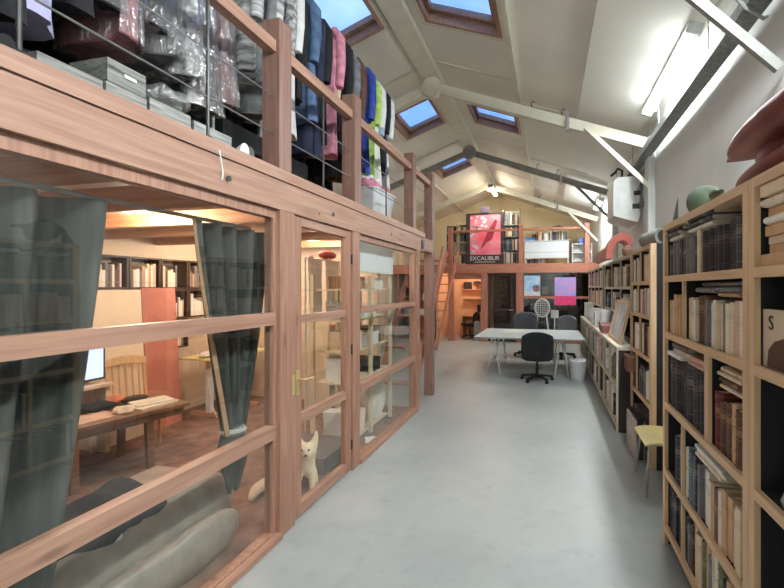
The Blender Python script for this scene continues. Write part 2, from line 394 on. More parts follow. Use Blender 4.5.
single(MB().box(XR - .1, XR - .005, 9.4, 9.62, 0, 3.9).bevel(.006), 'column', M_WALL, 'white wall pilaster under the grey truss', 'column', (1.45, 9.5, 0), kind='structure')

# cable tray
t = thing('cable_tray', 'perforated grey metal cable tray running along the top of the white wall', 'cable tray', (1.36, 4, 3.62))
y0, y1 = .2, 9.2
b = MB(); b.box(1.29, 1.44, y0, y1, 3.62, 3.628); b.box(1.29, 1.296, y0, y1, 3.628, 3.70); b.box(1.434, 1.44, y0, y1, 3.628, 3.70)
for k in range(60): b.box(1.30, 1.43, y0 + .1 + k * .15, y0 + .16 + k * .15, 3.628, 3.633)
part(b, 'tray', M_TRAY, t)
for k in range(6):
    yy = .7 + k * 1.6
    part(MB().tube([(1.365, yy, 3.70), (1.365, yy, roof(1.365) - .01)], .006, 6), 'hanger_rod', M_STEEL, t)
for k in range(3):
    part(MB().tube([(1.33 + .035 * k, y0, 3.645), (1.335 + .035 * k, 4, 3.65), (1.33 + .035 * k, y1, 3.645)], .012, 6), 'cable', [M_BLACK, M_WHITE, M_GREYST][k], t)
single(MB().tube([(1.1, 3.0, 3.98), (1.16, 3.02, 3.75), (1.3, 3.05, 3.6), (1.42, 3.1, 3.55), (1.485, 3.2, 3.62)], .012, 6), 'cable', M_GREYST, 'grey cable looping down from the closest roof truss', 'cable', (1.1, 3.0, 3.6))
for k, (yy) in enumerate((3.7, 4.1, 4.55, 5.0, 5.4)):
    single(MB().tube([(1.30, yy, 4.11), (1.33, yy + .02, 4.0), (1.32, yy + .08, 3.95), (1.30, yy + .06, 3.98)], .005, 5), 'wire_hook', M_WHITE,
           '%s thin white wire hook hanging between lamp and cable tray' % ORD[k + 1], 'hook', (1.31, yy, 3.95), 'wire hooks beside the tube lamp')
single(MB().tube([(1.41, y0, 4.13), (1.41, 6.2, 4.13)], .012, 6), 'conduit', M_TRUSS, 'slim white conduit along the ceiling panel edge', 'conduit', (1.2, 3, 4.14))

# lamps
def tube_lamp(label, x, y0, y1, z, power, colr, strength=9, tilt=0, wide=.14, soft=.6):
    t = thing('tube_lamp', label, 'lamp', (x, (y0 + y1) / 2, z))
    L = (y1 - y0)
    mb = MB(); mb.box(-wide / 2, wide / 2, -L / 2, L / 2, 0, .05).bevel(.008)
    Mx = Matrix.Rotation(tilt, 4, 'Y')
    bmesh.ops.transform(mb.bm, matrix=Mx, verts=mb.bm.verts)
    part(mb, 'housing', M_WHITE, t, world=False)
    mb = MB()
    lo = []
    for k in range(9):
        a = PI * k / 8
        lo.append((math.cos(a) * wide * .46, -math.sin(a) * .05))
    mb.prism([(a, -L / 2 + .02, b - .001) for a, b in lo], (0, L - .04, 0))
    bmesh.ops.transform(mb.bm, matrix=Mx, verts=mb.bm.verts)
    part(mb, 'diffuser', emit('lamp_glow_%d_%d' % (colr[2], strength), colr, strength), t, world=False)
    for e in (-1, 1):
        mb = MB(); mb.box(-wide * .48, wide * .48, e * L / 2 - .018, e * L / 2 + .018, -.055, .052)
        bmesh.ops.transform(mb.bm, matrix=Mx, verts=mb.bm.verts)
        part(mb, 'end_cap', M_GREYST, t, world=False)
    ld = bpy.data.lights.new('tube_light', 'AREA'); ld.shape = 'RECTANGLE'; ld.size = wide * .9; ld.size_y = L * .96
    ld.energy = power * .33; ld.color = tuple(rgb(*colr)[:3])
    lo_ = bpy.data.objects.new('tube_light', ld); COL.objects.link(lo_); lo_.parent = t; lo_.location = Matrix.Rotation(tilt, 3, 'Y') @ Vector((0, 0, -.062)); lo_.rotation_euler = (0, tilt, 0)
    for k in range(3):
        ld = bpy.data.lights.new('tube_light', 'POINT'); ld.energy = power / 3 * soft; ld.color = tuple(rgb(*colr)[:3]); ld.shadow_soft_size = .06
        lo_ = bpy.data.objects.new('tube_light', ld); COL.objects.link(lo_); lo_.parent = t; lo_.location = Matrix.Rotation(tilt, 3, 'Y') @ Vector((0, (k - 1) * L * .33, -.125))
    for k in (-1, 1):
        yy = (y0 + y1) / 2 + k * L * .36
        part(MB().tube([(x, yy, z + .05), (x, yy, roof(x) - .002)], .007, 6), 'hanger', M_GREYST, t)
    return t
TL = math.atan(K)
COOL = (238, 244, 245)
tube_lamp('long glowing tube lamp on the pale ceiling panel above the bookcases', 1.29, 4.0, 5.75, roof(1.29) - .125, 210, COOL, 5, TL, soft=.09)
tube_lamp('unseen added tube lamp on the shelf side roof over the viewer', 1.10, .6, 2.3, roof(1.10) - .125, 230, COOL, 9, TL)  # out of view, added for general brightness
tube_lamp('unseen added tube lamp on the shelf side roof behind the viewer', 1.10, -3, -1.3, roof(1.10) - .06, 230, COOL, 9, TL)  # another unseen lamp, added to fill the room and ceiling with light
tube_lamp('short glowing lamp on the white wall by the far mezzanine', 1.30, 10.6, 11.7, 3.95, 190, COOL, 6, TL, soft=.35)
tube_lamp('short glowing lamp under the ridge above the red poster', -1.72, 12.2, 13.4, 4.86, 110, (255, 240, 212), 6, 0, soft=.35)

# ------------------------------------------------------------------ glazed timber partition
XF = XP            # aisle face
t = thing('wall_partition', 'pine and glass partition wall closing off the warm lit rooms', 'partition', (XP, 3, 0), kind='structure')
def lb(x0, x1, y0, y1, z0, z1, bv=.006): return MB().box(x0, x1, y0, y1, z0, z1).bevel(bv)
part(lb(XP - .12, XP, -1.2, 5.72, 2.272, 2.47), 'header_beam', M_WOOD, t)
part(lb(XP - .13, XP + .012, -1.2, 5.72, 2.474, ZM), 'top_plank', M_WOOD, t)
for a, b in ((-.62, -.44), (2.42, 2.58), (3.475, 3.62), (5.375, 5.5)):
    part(lb(XP - .12, XP - .001, a, b, 0, 2.27), 'post', M_WOODZ, t)
def light(y0, y1, rails, sill=.045):
    """one glazed opening: dark reveal frame, glass, rails in front and behind, sill"""
    b = MB()
    for (a0, a1, z0, z1) in ((y0, y0 + .035, 0, 2.27), (y1 - .035, y1, 0, 2.27), (y0 + .035, y1 - .035, 2.21, 2.27), (y0 + .035, y1 - .035, 0, .05)):
        b.box(XP - .10, XP - .03, a0, a1, z0, z1)
    b.bevel(.003)
    part(b, 'glazing_frame', M_WOODZ, t)
    for z0, z1 in rails:
        part(lb(XP - .085, XP - .012, y0 + .036, y1 - .036, z0, z1, .004), 'rail', M_WOOD, t)
    zs = [.05] + [z for r in rails for z in r] + [2.21]
    for z0, z1 in zip(zs[::2], zs[1::2]):
        part(MB().box(XP - .058, XP - .052, y0 + .035, y1 - .035, z0, z1), 'glass_pane', M_GLASS, t)
    part(lb(XP - .11, XP + .02, y0, y1, 0, .04, .004), 'sill', M_WOOD, t)
light(-.44, 2.42, [(.70, .79), (1.478, 1.562)])
light(3.62, 5.375, [(.70, .775), (1.478, 1.54)])
b = MB()
for y in (1.95, 3.1, 4.4): b.tube([(XP + .0125, y, 2.36), (XP + .0145, y, 2.36)], .017, 10)
for y in (2.9, 4.7, .6): b.tube([(XP + .0005, y, 2.33), (XP + .004, y, 2.33)], .008, 8)
part(b, 'screw_hole', M_BLACK, t)
part(MB().tube([(XP + .012, 1.88, 2.50), (XP + .02, 1.885, 2.44), (XP + .018, 1.9, 2.38), (XP + .012, 1.9, 2.34)], .004, 5), 'wire_stub', M_WHITE, t)

# the door in it
t = thing('door_1', 'pine framed glass door with brass lever handle', 'door', (XP - .04, 3.02, 0), kind='structure')
y0, y1 = 2.585, 3.47
for a, bb in ((y0, y0 + .105), (y1 - .09, y1)): part(lb(XP - .075, XP - .02, a, bb, .012, 2.262, .004), 'stile', M_WOODZ, t)
for z0, z1 in ((.012, .10), (.70, .775), (1.462, 1.525), (2.2, 2.262)):
    part(lb(XP - .073, XP - .022, y0 + .106, y1 - .091, z0, z1, .003), 'door_rail', M_WOOD, t)
for z0, z1 in ((.10, .70), (.775, 1.462), (1.525, 2.2)):
    part(MB().box(XP - .052, XP - .046, y0 + .105, y1 - .09, z0, z1), 'glass_pane', M_GLASS, t)
b = MB().box(XP - .02, XP - .012, y0 + .03, y0 + .075, .93, 1.12).bevel(.003)
part(b, 'lock_plate', M_BRASS, t)
part(MB().tube([(XP - .012, y0 + .052, 1.05), (XP + .035, y0 + .052, 1.05), (XP + .045, y0 + .07, 1.05), (XP + .045, y0 + .17, 1.045)], .009, 8), 'handle', M_BRASS, t)
part(MB().box(XP - .006, XP + .004, y0 - .04, y0 - .005, .95, 1.10).bevel(.003), 'keeper', M_BRASS, t)
for z in (.25, 1.15, 2.0): part(MB().tube([(XP - .012, y1 + .003, z - .045), (XP - .012, y1 + .003, z + .045)], .009, 8), 'hinge', M_BLACK, t)

# glazed rooms behind: back wall is wall_left; end walls, lining, ceiling boards
XB = -5.0
single(MB().box(XB - .1, XB, -1.2, 5.6, 0, 2.5), 'wall_room', M_CREAM, 'cream back wall of the glazed room', 'wall', (XB, 2, 0), kind='structure')
single(MB().box(XB, XP - .13, -1.3, -1.2, 0, 2.5), 'wall_end', M_CREAM, 'cream end wall of the glazed room behind the curtain', 'wall', (-3.4, -1.25, 0), kind='structure')
single(MB().box(XB, -2.45, 5.5, 5.6, 0, 2.5), 'wall_divider', M_CREAM, 'cream wall ending the glazed room', 'wall', (-3.4, 5.55, 0), kind='structure')
single(MB().box(XL, XP - .13, -1.3, 6.35, 2.475, ZM - .005), 'mezzanine_floor', M_JOIST, 'boarded mezzanine deck over the glazed rooms', 'floor', (-3.4, 2, 2.5), kind='structure')
for k, y in enumerate((-.6, .15, .9, 1.65, 2.3, 2.9, 3.5, 4.2, 4.9)):
    single(lb(XB + .002, XP - .14, y, y + .08, 2.29, 2.474), 'ceiling_joist', M_JOIST, 'warm timber ceiling joist under the mezzanine, %s from the curtain end' % ORD[k + 1], 'joist', (-3.4, y, 2.29), 'timber joists under the mezzanine', 'structure')
single(MB().box(XB + .001, XP - .13, -1.19, 5.49, .001, .012), 'carpet', M_CARPET, 'worn reddish brown carpet in the glazed room', 'carpet', (-3.4, 2, 0))
single(MB().box(XB + .001, XB + .016, -1.18, 5.48, .013, .10), 'baseboard_left', M_CREAM, 'cream skirting of the glazed room', 'baseboard', (XB, 2, 0), kind='structure')

# warm lamps in the rooms
def spot_lamp(x, y, power, label, tint=(1, .80, .62)):
    t = thing('ceiling_spot', label, 'lamp', (x, y, 2.385))
    part(MB().lathe([(.05, 0), (.055, .02), (.055, .0895)], n=16), 'housing', M_WHITE, t, world=False)
    part(MB().lathe([(.045, -.004), (.045, .0)], n=16), 'bulb', emit('bulb_glow', (255, 214, 165), 14), t, world=False)
    ld = bpy.data.lights.new('bulb_light', 'POINT'); ld.energy = power; ld.color = tint; ld.shadow_soft_size = .08
    o = bpy.data.objects.new('bulb_light', ld); COL.objects.link(o); o.parent = t; o.location = (0, 0, -.1)
spot_lamp(-3.3, 2.62, 60, 'small warm ceiling lamp over the low table in the glazed room')
spot_lamp(-4.0, 4.5, 36, 'small warm ceiling lamp by the pale folding table')
spot_lamp(-2.9, 4.55, 22, 'small warm ceiling lamp above the white storage racks', (1, .9, .8))

# ------------------------------------------------------------------ mezzanine railing over the partition
t = thing('mezzanine_railing', 'brown timber railing with steel cables along the mezzanine edge', 'railing', (XP - .07, 3, ZM))
ZR0, ZR1 = 3.36, 3.44
for a in (-.5, .70, 2.42, 3.53, 5.24):
    part(lb(XP - .145, XP - .01, a, a + .135, ZM + .001, 3.60), 'post', M_POST, t)
part(lb(XP - .145, XP - .01, 6.17, 6.30, 0.001, 3.57), 'post', M_POST, t)
for a, bb in ((-.36, .695), (.84, 2.415), (2.56, 3.525), (3.67, 5.235), (5.38, 6.165)):
    part(lb(XP - .10, XP - .03, a, bb, ZR0, ZR1), 'handrail', M_WOOD, t)
    for z in (2.80, 3.06) if bb < 5.3 else (2.8, 3.0, 3.2):
        part(MB().tube([(XP - .055, a, z), (XP - .055, bb, z)], .005, 6), 'cable', M_STEEL, t)
for y in (1.05, 1.87, 3.05, 4.4):
    part(MB().tube([(XP - .055, y, ZM + .002), (XP - .055, y, ZR0)], .009, 8), 'stanchion', M_DKST, t)
    part(MB().lathe([(.035, 0), (.035, .012), (.018, .03)], (XP - .055, y, ZM + .002), 12), 'foot', M_DKST, t)
single(lb(XP - .15, XP + .0, 5.73, 6.165, 2.29, 2.48), 'trim_40', M_WOOD, 'stub of timber beam between partition and free standing post', 'beam', (XP - .05, 5.9, 2.3), kind='structure')
single(lb(XP - .006, XP + .012, 5.58, 5.66, 2.30, 2.44), 'junction_box', M_BLACK, 'small dark box on the end of the header beam', 'box', (XP, 5.62, 2.3))
t = thing('stair_ladder', 'brown wooden stair behind the free standing post', 'stairs', (-2.3, 6.0, 0))
for x in (-2.6, -2.0):
    part(MB().bar((x, 5.72, .01), (x, 7.6, 2.5), .04, .14), 'stringer', M_REDWZ, t)
for k in range(9):
    f = (k + 1) / 10
    part(MB().box(-2.575, -2.025, 5.70 + f * 1.88 - .08, 5.70 + f * 1.88 + .1, f * 2.5 - .015, f * 2.5 + .015), 'tread', M_REDW, t)

# ------------------------------------------------------------------ bookcases
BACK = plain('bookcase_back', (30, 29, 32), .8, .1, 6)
def bookcase(name, label, x0, x1, y0, y1, zs, top, dividers=(), mat=M_OAK, matz=M_OAKZ, t=.04, side=.045, near=None):
    """open bookcase facing -x; zs = shelf top heights; dividers = (y, z0, z1)"""
    c = thing(name, label, 'bookcase', (x0, (y0 + y1) / 2, 0))
    fx = x0 + .022
    for a, b in ((y0, y0 + side), (y1 - side, y1)):
        ex = x0 + near if near and a == y0 else fx
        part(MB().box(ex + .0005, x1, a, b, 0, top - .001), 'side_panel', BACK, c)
        part(MB().box(x0, ex, a, b, 0, top).bevel(.003), 'face_stile', matz, c, label='pale oak front edge')
    part(MB().box(fx + .0005, x1, y0 + side, y1 - side, top - t, top - .001), 'top_board', mat, c)
    part(MB().box(x0, fx, y0 + side, y1 - side, top - t, top).bevel(.003), 'face_rail', mat, c, label='pale oak front edge')
    for z in zs:
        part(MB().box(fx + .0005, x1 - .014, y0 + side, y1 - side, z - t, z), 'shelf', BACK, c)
        part(MB().box(x0, fx, y0 + side, y1 - side, z - t, z).bevel(.003), 'face_rail', mat, c, label='pale oak front edge')
    for (yy, z0, z1, th) in dividers:
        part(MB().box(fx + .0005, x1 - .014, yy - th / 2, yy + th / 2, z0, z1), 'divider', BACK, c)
        part(MB().box(x0 + .004, fx, yy - th / 2, yy + th / 2, z0, z1).bevel(.002), 'face_stile', matz, c, label='pale oak front edge')
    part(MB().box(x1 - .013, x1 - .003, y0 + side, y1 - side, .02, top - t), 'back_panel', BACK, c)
    return c
SH = [.127, .504, .96, 1.434, 1.81]
XC = .77
bookcase('oak_bookcase', 'tall pale oak bookcase beside the yellow stool, full of leather volumes', XC, XC + .36, 1.80, 3.0, SH, 2.155,
         [(2.60, 1.434, 1.77, .022), (2.24, .96, 1.394, .05), (2.62, .504, .92, .022), (2.62, .127, .464, .022)])
bookcase('oak_bookcase', 'tall pale oak bookcase at the frame edge holding a black shelf with glass vase', XC, XC + .36, .55, 1.795, SH, 2.155, [])
SH2 = [.10, .60, 1.045, 1.46, 1.80]
bookcase('oak_bookcase', 'oak bookcase between the stool and the low cubby shelves', .95, 1.30, 4.12, 5.08, SH2, 2.155,
         [(4.78, .60, 1.005, .02), (4.62, 1.045, 1.42, .02), (4.72, 1.46, 1.76, .02), (4.6, 1.80, 2.115, .02)], side=.05, near=.052)  # near side panel is near-black: shade of the gap put in its colour
GREYOAK = wood('grey_oak', (218, 210, 192), (196, 188, 168), axis='Y', knots=False)
DARKEND = plain('dark_end_panel', (48, 40, 36), .6, .15, 5)
# low cubby case
c = thing('cubby_bookcase', 'long low cubby bookcase with dark end panel reaching to the table', 'bookcase', (.8, 8, 0))
LX0, LX1, LY0, LY1 = .80, 1.12, 5.1, 10.6
part(MB().box(LX0 + .02, LX1, LY0, LY0 + .04, 0, .985), 'end_panel', DARKEND, c, label='dark brown end panel')
part(MB().box(LX0, LX0 + .02, LY0, LY0 + .04, 0, .985), 'edge_strip', GREYOAK, c)
for z0, z1 in ((.05, .085), (.52, .555), (.985, 1.02)):
    part(MB().box(LX0, LX1, LY0 + (.04 if z1 < 1 else 0), LY1, z0, z1).bevel(.003), 'shelf', GREYOAK, c)
part(MB().box(LX1 - .012, LX1 - .002, LY0 + .04, LY1, 0, .985), 'back_panel', BACK, c)
CUB = [LY0 + .04 + k * .605 for k in range(10)]
for y in CUB[1:]:
    part(MB().box(LX0 + .004, LX1 - .013, y - .012, y + .012, .085, .52), 'divider', GREYOAK, c)
    part(MB().box(LX0 + .004, LX1 - .013, y - .012, y + .012, .555, .985), 'divider', GREYOAK, c)
UP = [1.36, 1.75]
bookcase('wall_bookcase', 'pale upper wall bookcase above the low cubbies', 1.10, 1.39, 5.12, 8.5, UP, 2.2,
         [(yy, z0, z1, .03) for yy in (5.9, 6.7, 7.6) for z0, z1 in ((1.05, 1.32), (1.36, 1.71), (1.75, 2.16))], GREYOAK, GREYOAK, .04, .04)
bookcase('wall_bookcase', 'upper wall bookcase of pinkish volumes by the far mezzanine', 1.10, 1.42, 8.75, 11.75, [1.36, 1.78], 2.2,
         [(yy, z0, z1, .03) for yy in (9.5, 10.25, 11.0) for z0, z1 in ((1.36, 1.74), (1.78, 2.16))], GREYOAK, GREYOAK, .04, .04)

# ------------------------------------------------------------------ books
PAL = {'black leather': ((30, 29, 33), (120, 112, 104)), 'charcoal cloth': ((58, 58, 63), (170, 166, 160)), 'grey cloth': ((116, 114, 114), (64, 62, 62)), 'cream': ((222, 204, 176), (150, 116, 92)),
       'tan': ((196, 160, 122), (110, 70, 46)), 'ivory': ((232, 222, 204), (120, 110, 100)), 'brown leather': ((92, 58, 44), (190, 150, 100)), 'dark red': ((104, 38, 40), (200, 160, 110)),
       'pale pink': ((216, 176, 160), (150, 96, 84)), 'slate blue': ((96, 112, 128), (210, 210, 205)), 'olive green': ((108, 112, 84), (200, 196, 160)), 'white': ((238, 236, 230), (120, 124, 130)),
       'mustard': ((206, 172, 96), (110, 80, 40)), 'mauve': ((170, 132, 148), (230, 210, 215))}
def unit_cover(bands=()):
    b = MB()
    # boards + rounded spine, profile in x,y extruded in z
    pr = [(1, 0), (.10, 0), (.035, .10), (0, .32), (0, .68), (.035, .90), (.10, 1), (1, 1), (1, .93), (.09, .93), (.055, .8), (.05, .5), (.055, .2), (.09, .07), (1, .07)]
    b.prism([(x, y, 0) for x, y in pr], (0, 0, 1))
    # raised bands across the spine
    for z in bands:
        b.prism([(.03, .1, z), (-.018, .34, z), (-.018, .66, z), (.03, .9, z)], (0, 0, .014))
    return b
def unit_flat():
    b = MB()
    b.prism([(x, y, 0) for x, y in [(1, 0), (.012, 0), (0, .08), (0, .92), (.012, 1), (1, 1), (1, .96), (.03, .95), (.03, .05), (1, .04)]], (0, 0, 1))
    return b
PAGES = MB().box(.06, .965, .075, .925, .018, .982).mesh('page_block', M_PAPER, 0)
HARD, SOFT = {}, {}
for k, (a, bnd) in PAL.items():
    m = bookmat('spine_' + k.replace(' ', '_'), a, bnd)
    HARD[k] = [unit_cover(bb).mesh('book', m, 0) for bb in ((), (.12, .86), (.1, .3, .5, .7, .88), (.2, .74))]; SOFT[k] = unit_flat().mesh('book', m, 0)
NB = [0]
def book(loc, th, h, d, color, label, group, hard=True, flat=False, lean=0, pages=True, yaw=0):
    o = bpy.data.objects.new('book', R.choice(HARD[color]) if hard else SOFT[color]); COL.objects.link(o)
    o.location = loc; o.scale = (d, th, h)
    o.rotation_euler = (PI / 2 if flat else lean, 0, yaw)
    meta(o, label, 'book', group)
    if pages:
        p = bpy.data.objects.new('page_block', PAGES); COL.objects.link(p); p.parent = o
    NB[0] += 1
    return o
def word(th, h):
    return ('thick' if th > .045 else 'slim' if th < .024 else 'tall' if h > .29 else 'small' if h < .2 else 'plain')
COUNT = {}
def row(key, where, X, ya, yb, z, H, cols, th=(.02, .045), hh=(.7, .95), d=(.17, .24), hard=.6, group=None, pages=True, gap=.0, leanlast=False):
    """upright books from ya (far end) down to yb (near end)"""
    y = ya
    while True:
        t = R.uniform(*th)
        if y - t < yb: break
        h = H * R.uniform(*hh); col = R.choice(cols); k = COUNT[key] = COUNT.get(key, 0) + 1
        ishard = R.random() < hard
        fin = ''
        book((X + R.uniform(.0, .02), y - t, z + .0005), t, h, R.uniform(*d), col,
             '%s %s %s, %s from the far end, %s' % (word(t, h), col, 'hardback' if ishard else 'paperback', ORD[k] if k < len(ORD) else 'last', where), group, ishard, pages=pages)
        y -= t + R.uniform(.0008, .003) + gap
    return y
def pile(where, X, y0, z, n, cols, h=(.2, .3), th=(.02, .04), d=(.2, .26), group=None, pages=True, hard=.6):
    zz = z
    for k in range(n):
        t = R.uniform(*th); L = R.uniform(*h); col = R.choice(cols); ishard = R.random() < hard
        book((X + R.uniform(-.01, .03), y0 + R.uniform(-.02, .02), zz + .0005), t, L, R.uniform(*d), col,
             '%s book, %s from bottom in pile %s' % (col, ORD[k + 1], where), group, ishard, flat=True, pages=pages)
        zz += t + .001
    return zz
BK = XC + .015
DK = ['black leather', 'charcoal cloth', 'black leather', 'charcoal cloth', 'brown leather', 'grey cloth']
LT = ['cream', 'ivory', 'tan', 'pale pink', 'ivory', 'cream', 'tan', 'white', 'grey cloth']
MX = LT + ['brown leather', 'dark red', 'charcoal cloth', 'slate blue', 'olive green']
C1 = 'bookcase by stool'
G1 = 'books in the tall oak bookcase by the stool'
row('a1', 'top shelf, ' + C1, BK, 2.94, 2.43, 1.81, .30, ['grey cloth', 'charcoal cloth', 'grey cloth', 'charcoal cloth', 'black leather'], (.032, .048), (.66, .74), hard=1, group=G1)
pile('at far end, top shelf, ' + C1, BK, 2.93, 2.035, 3, ['grey cloth', 'charcoal cloth', 'ivory'], (.2, .26), (.022, .03), group=G1, hard=1)
row('a1', 'top shelf, ' + C1, BK, 2.425, 2.35, 1.81, .30, ['cream'], (.04, .045), (.76, .78), hard=0, group=G1)
row('a1', 'top shelf, ' + C1, BK, 2.34, 1.87, 1.81, .30, ['black leather', 'charcoal cloth', 'black leather'], (.034, .052), (.68, .76), hard=1, group=G1)
pile('halfway along, top shelf, ' + C1, BK, 2.55, 2.043, 3, ['charcoal cloth', 'ivory', 'grey cloth'], (.3, .36), (.02, .027), group=G1, hard=1)
row('a2', 'second shelf, ' + C1, BK, 2.945, 2.625, 1.434, .33, ['tan', 'mustard', 'cream', 'brown leather', 'tan'], (.026, .042), (.62, .8), group=G1, hard=.2)
row('a2', 'second shelf, ' + C1, BK, 2.58, 2.43, 1.434, .33, ['pale pink', 'cream', 'ivory'], (.026, .036), (.68, .74), group=G1, hard=.1)
row('a2', 'second shelf, ' + C1, BK, 2.425, 2.30, 1.434, .33, ['brown leather'], (.055, .06), (.76, .8), group=G1, hard=1)
row('a2', 'second shelf, ' + C1, BK, 2.29, 1.86, 1.434, .33, ['ivory', 'cream', 'white', 'pale pink', 'grey cloth'], (.024, .04), (.66, .74), group=G1, hard=.2)
pile('above books, second shelf, ' + C1, BK, 2.42, 1.705, 2, ['charcoal cloth', 'grey cloth'], (.24, .3), (.022, .028), group=G1, hard=1)
pile('at near end, second shelf, ' + C1, BK, 2.12, 1.688, 3, ['ivory', 'tan', 'grey cloth'], (.22, .26), (.02, .025), group=G1, hard=1)
row('a3', 'third shelf, ' + C1, BK, 2.945, 2.28, .96, .42, ['black leather', 'black leather', 'charcoal cloth'], (.045, .058), (.76, .78), group=G1, hard=1)
pile('on black volumes, third shelf, ' + C1, BK, 2.9, 1.29, 3, ['white', 'grey cloth', 'ivory'], (.24, .3), (.02, .03), group=G1, hard=.3)
pile('behind divider, third shelf, ' + C1, BK, 2.55, 1.29, 2, ['pale pink', 'ivory'], (.22, .24), (.02, .03), group=G1, hard=.3)
row('a3', 'third shelf, ' + C1, BK, 2.20, 1.86, .96, .42, ['dark red', 'brown leather', 'brown leather', 'tan'], (.05, .065), (.55, .68), group=G1, hard=1)
pile('on brown books, third shelf, ' + C1, BK, 2.14, 1.255, 4, ['brown leather', 'tan', 'brown leather', 'cream'], (.22, .25), (.025, .032), group=G1, hard=1)
row('a4', 'fourth shelf, ' + C1, BK, 2.80, 2.64, .504, .40, ['charcoal cloth', 'slate blue'], (.03, .045), (.7, .84), group=G1, hard=1)
row('a4', 'fourth shelf, ' + C1, BK, 2.60, 2.33, .504, .40, ['grey cloth', 'charcoal cloth', 'slate blue', 'charcoal cloth', 'ivory'], (.022, .036), (.68, .78), group=G1, hard=.4)
row('a4', 'fourth shelf, ' + C1, BK, 2.325, 1.86, .504, .40, ['ivory', 'cream', 'tan', 'ivory', 'brown leather'], (.03, .05), (.62, .74), d=(.2, .26), group=G1, hard=.2)
pile('slipping forward, fourth shelf, ' + C1, BK, 2.42, .83, 3, ['ivory', 'white', 'cream'], (.3, .36), (.014, .02), group=G1, hard=0)
row('a5', 'bottom shelf, ' + C1, BK, 2.94, 2.64, .127, .335, ['black leather', 'charcoal cloth', 'ivory'], (.03, .045), (.8, .95), group=G1, hard=.8)
row('a5', 'bottom shelf, ' + C1, BK, 2.60, 1.86, .127, .335, MX + ['dark red', 'charcoal cloth', 'olive green'], (.024, .046), (.72, .95), group=G1, hard=.6)
C2 = 'bookcase at frame edge'
G2 = 'books in the oak bookcase at the frame edge'
pile('filling top shelf, ' + C2, BK, 1.74, 1.81, 8, ['ivory', 'cream', 'tan', 'grey cloth', 'white', 'cream'], (.3, .36), (.028, .046), (.24, .29), group=G2, hard=.4)
pile('second along, top shelf, ' + C2, BK, 1.36, 1.81, 5, ['ivory', 'cream', 'tan'], (.28, .32), (.028, .046), (.2, .26), group=G2, hard=.4)
row('b2', 'second shelf, ' + C2, BK, 1.575, 1.2, 1.434, .33, ['brown leather', 'grey cloth', 'charcoal cloth', 'ivory'], (.035, .06), (.7, .82), d=(.2, .25), group=G2, hard=.8)
# book with the big S on its front, turned to the aisle
t = thing('book', 'pale book with a big dark S and brown lower cover, second shelf', 'book', (XC + .03, 1.675, 1.4345), 0, G2)
part(MB().box(XC + .03, XC + .055, 1.585, 1.755, 1.435, 1.65).bevel(.002), 'cover', bookmat('pale_cover', (206, 192, 170)), t)
part(MB().prism([(XC + .0285, 1.587, 1.437), (XC + .0285, 1.72, 1.437), (XC + .0285, 1.71, 1.50), (XC + .0285, 1.67, 1.535), (XC + .0285, 1.587, 1.56)], (.0012, 0, 0)), 'cover_print', plain('brown_print', (86, 58, 44)), t)
text('S', .075, (-.0025, .015, .165), (PI / 2, 0, -PI / 2), M_BLACK, t)
t = single(MB().lathe([(.028, 0), (.034, .02), (.02, .06), (.011, .085), (.010, .12), (.017, .135)], (XC + .06, 1.62, .9605), 18), 'glass_vase', plain('pale_glass', (150, 160, 160), .1), 'small pale glass vase on the black lower shelf at the frame edge', 'vase', (XC + .06, 1.62, .9605))
single(MB().box(XC + .10, XC + .30, 1.25, 1.73, .9605, 1.36).bevel(.01), 'dark_filler', M_BLACK, 'added dark block filling the third shelf at the frame edge', 'box', (XC + .2, 1.5, .9605))  # added dark block, gives the shelf behind the vase its darkness
single(MB().box(XC + .10, XC + .30, 1.25, 1.73, .5045, .88).bevel(.01), 'dark_filler', M_BLACK, 'added dark block filling the empty fourth shelf at the frame edge', 'box', (XC + .2, 1.5, .5045))  # added block standing in for the dark of an empty shelf

C3 = 'middle oak bookcase'
G3 = 'books in the oak bookcase between stool and cubbies'
B3 = .965
row('c1', 'top shelf, ' + C3, B3, 4.98, 4.62, 1.80, .31, ['cream', 'ivory', 'olive green', 'grey cloth'], (.024, .04), (.7, .9), group=G3, pages=False, hard=.3)
row('c1', 'top shelf, ' + C3, B3, 4.55, 4.18, 1.80, .31, ['ivory', 'tan', 'charcoal cloth', 'tan', 'cream'], (.03, .05), (.75, .92), group=G3, pages=False, hard=.3)
row('c2', 'second shelf, ' + C3, B3, 5.0, 4.74, 1.46, .30, ['mauve', 'grey cloth', 'charcoal cloth', 'white'], (.024, .04), (.75, .92), group=G3, pages=False)
row('c2', 'second shelf, ' + C3, B3, 4.69, 4.18, 1.46, .30, ['white', 'mauve', 'charcoal cloth', 'cream', 'ivory'], (.024, .045), (.75, .95), group=G3, pages=False)
row('c3', 'third shelf, ' + C3, B3, 5.0, 4.65, 1.045, .37, ['white', 'ivory', 'slate blue', 'white'], (.04, .07), (.7, .86), group=G3, pages=False)
row('c3', 'third shelf, ' + C3, B3, 4.59, 4.18, 1.045, .37, ['brown leather', 'cream', 'tan', 'black leather'], (.03, .05), (.7, .9), group=G3, pages=False)
row('c4', 'fourth shelf, ' + C3, B3, 4.74, 4.30, .60, .40, ['charcoal cloth', 'dark red', 'ivory', 'slate blue'], (.03, .05), (.6, .8), group=G3, pages=False)

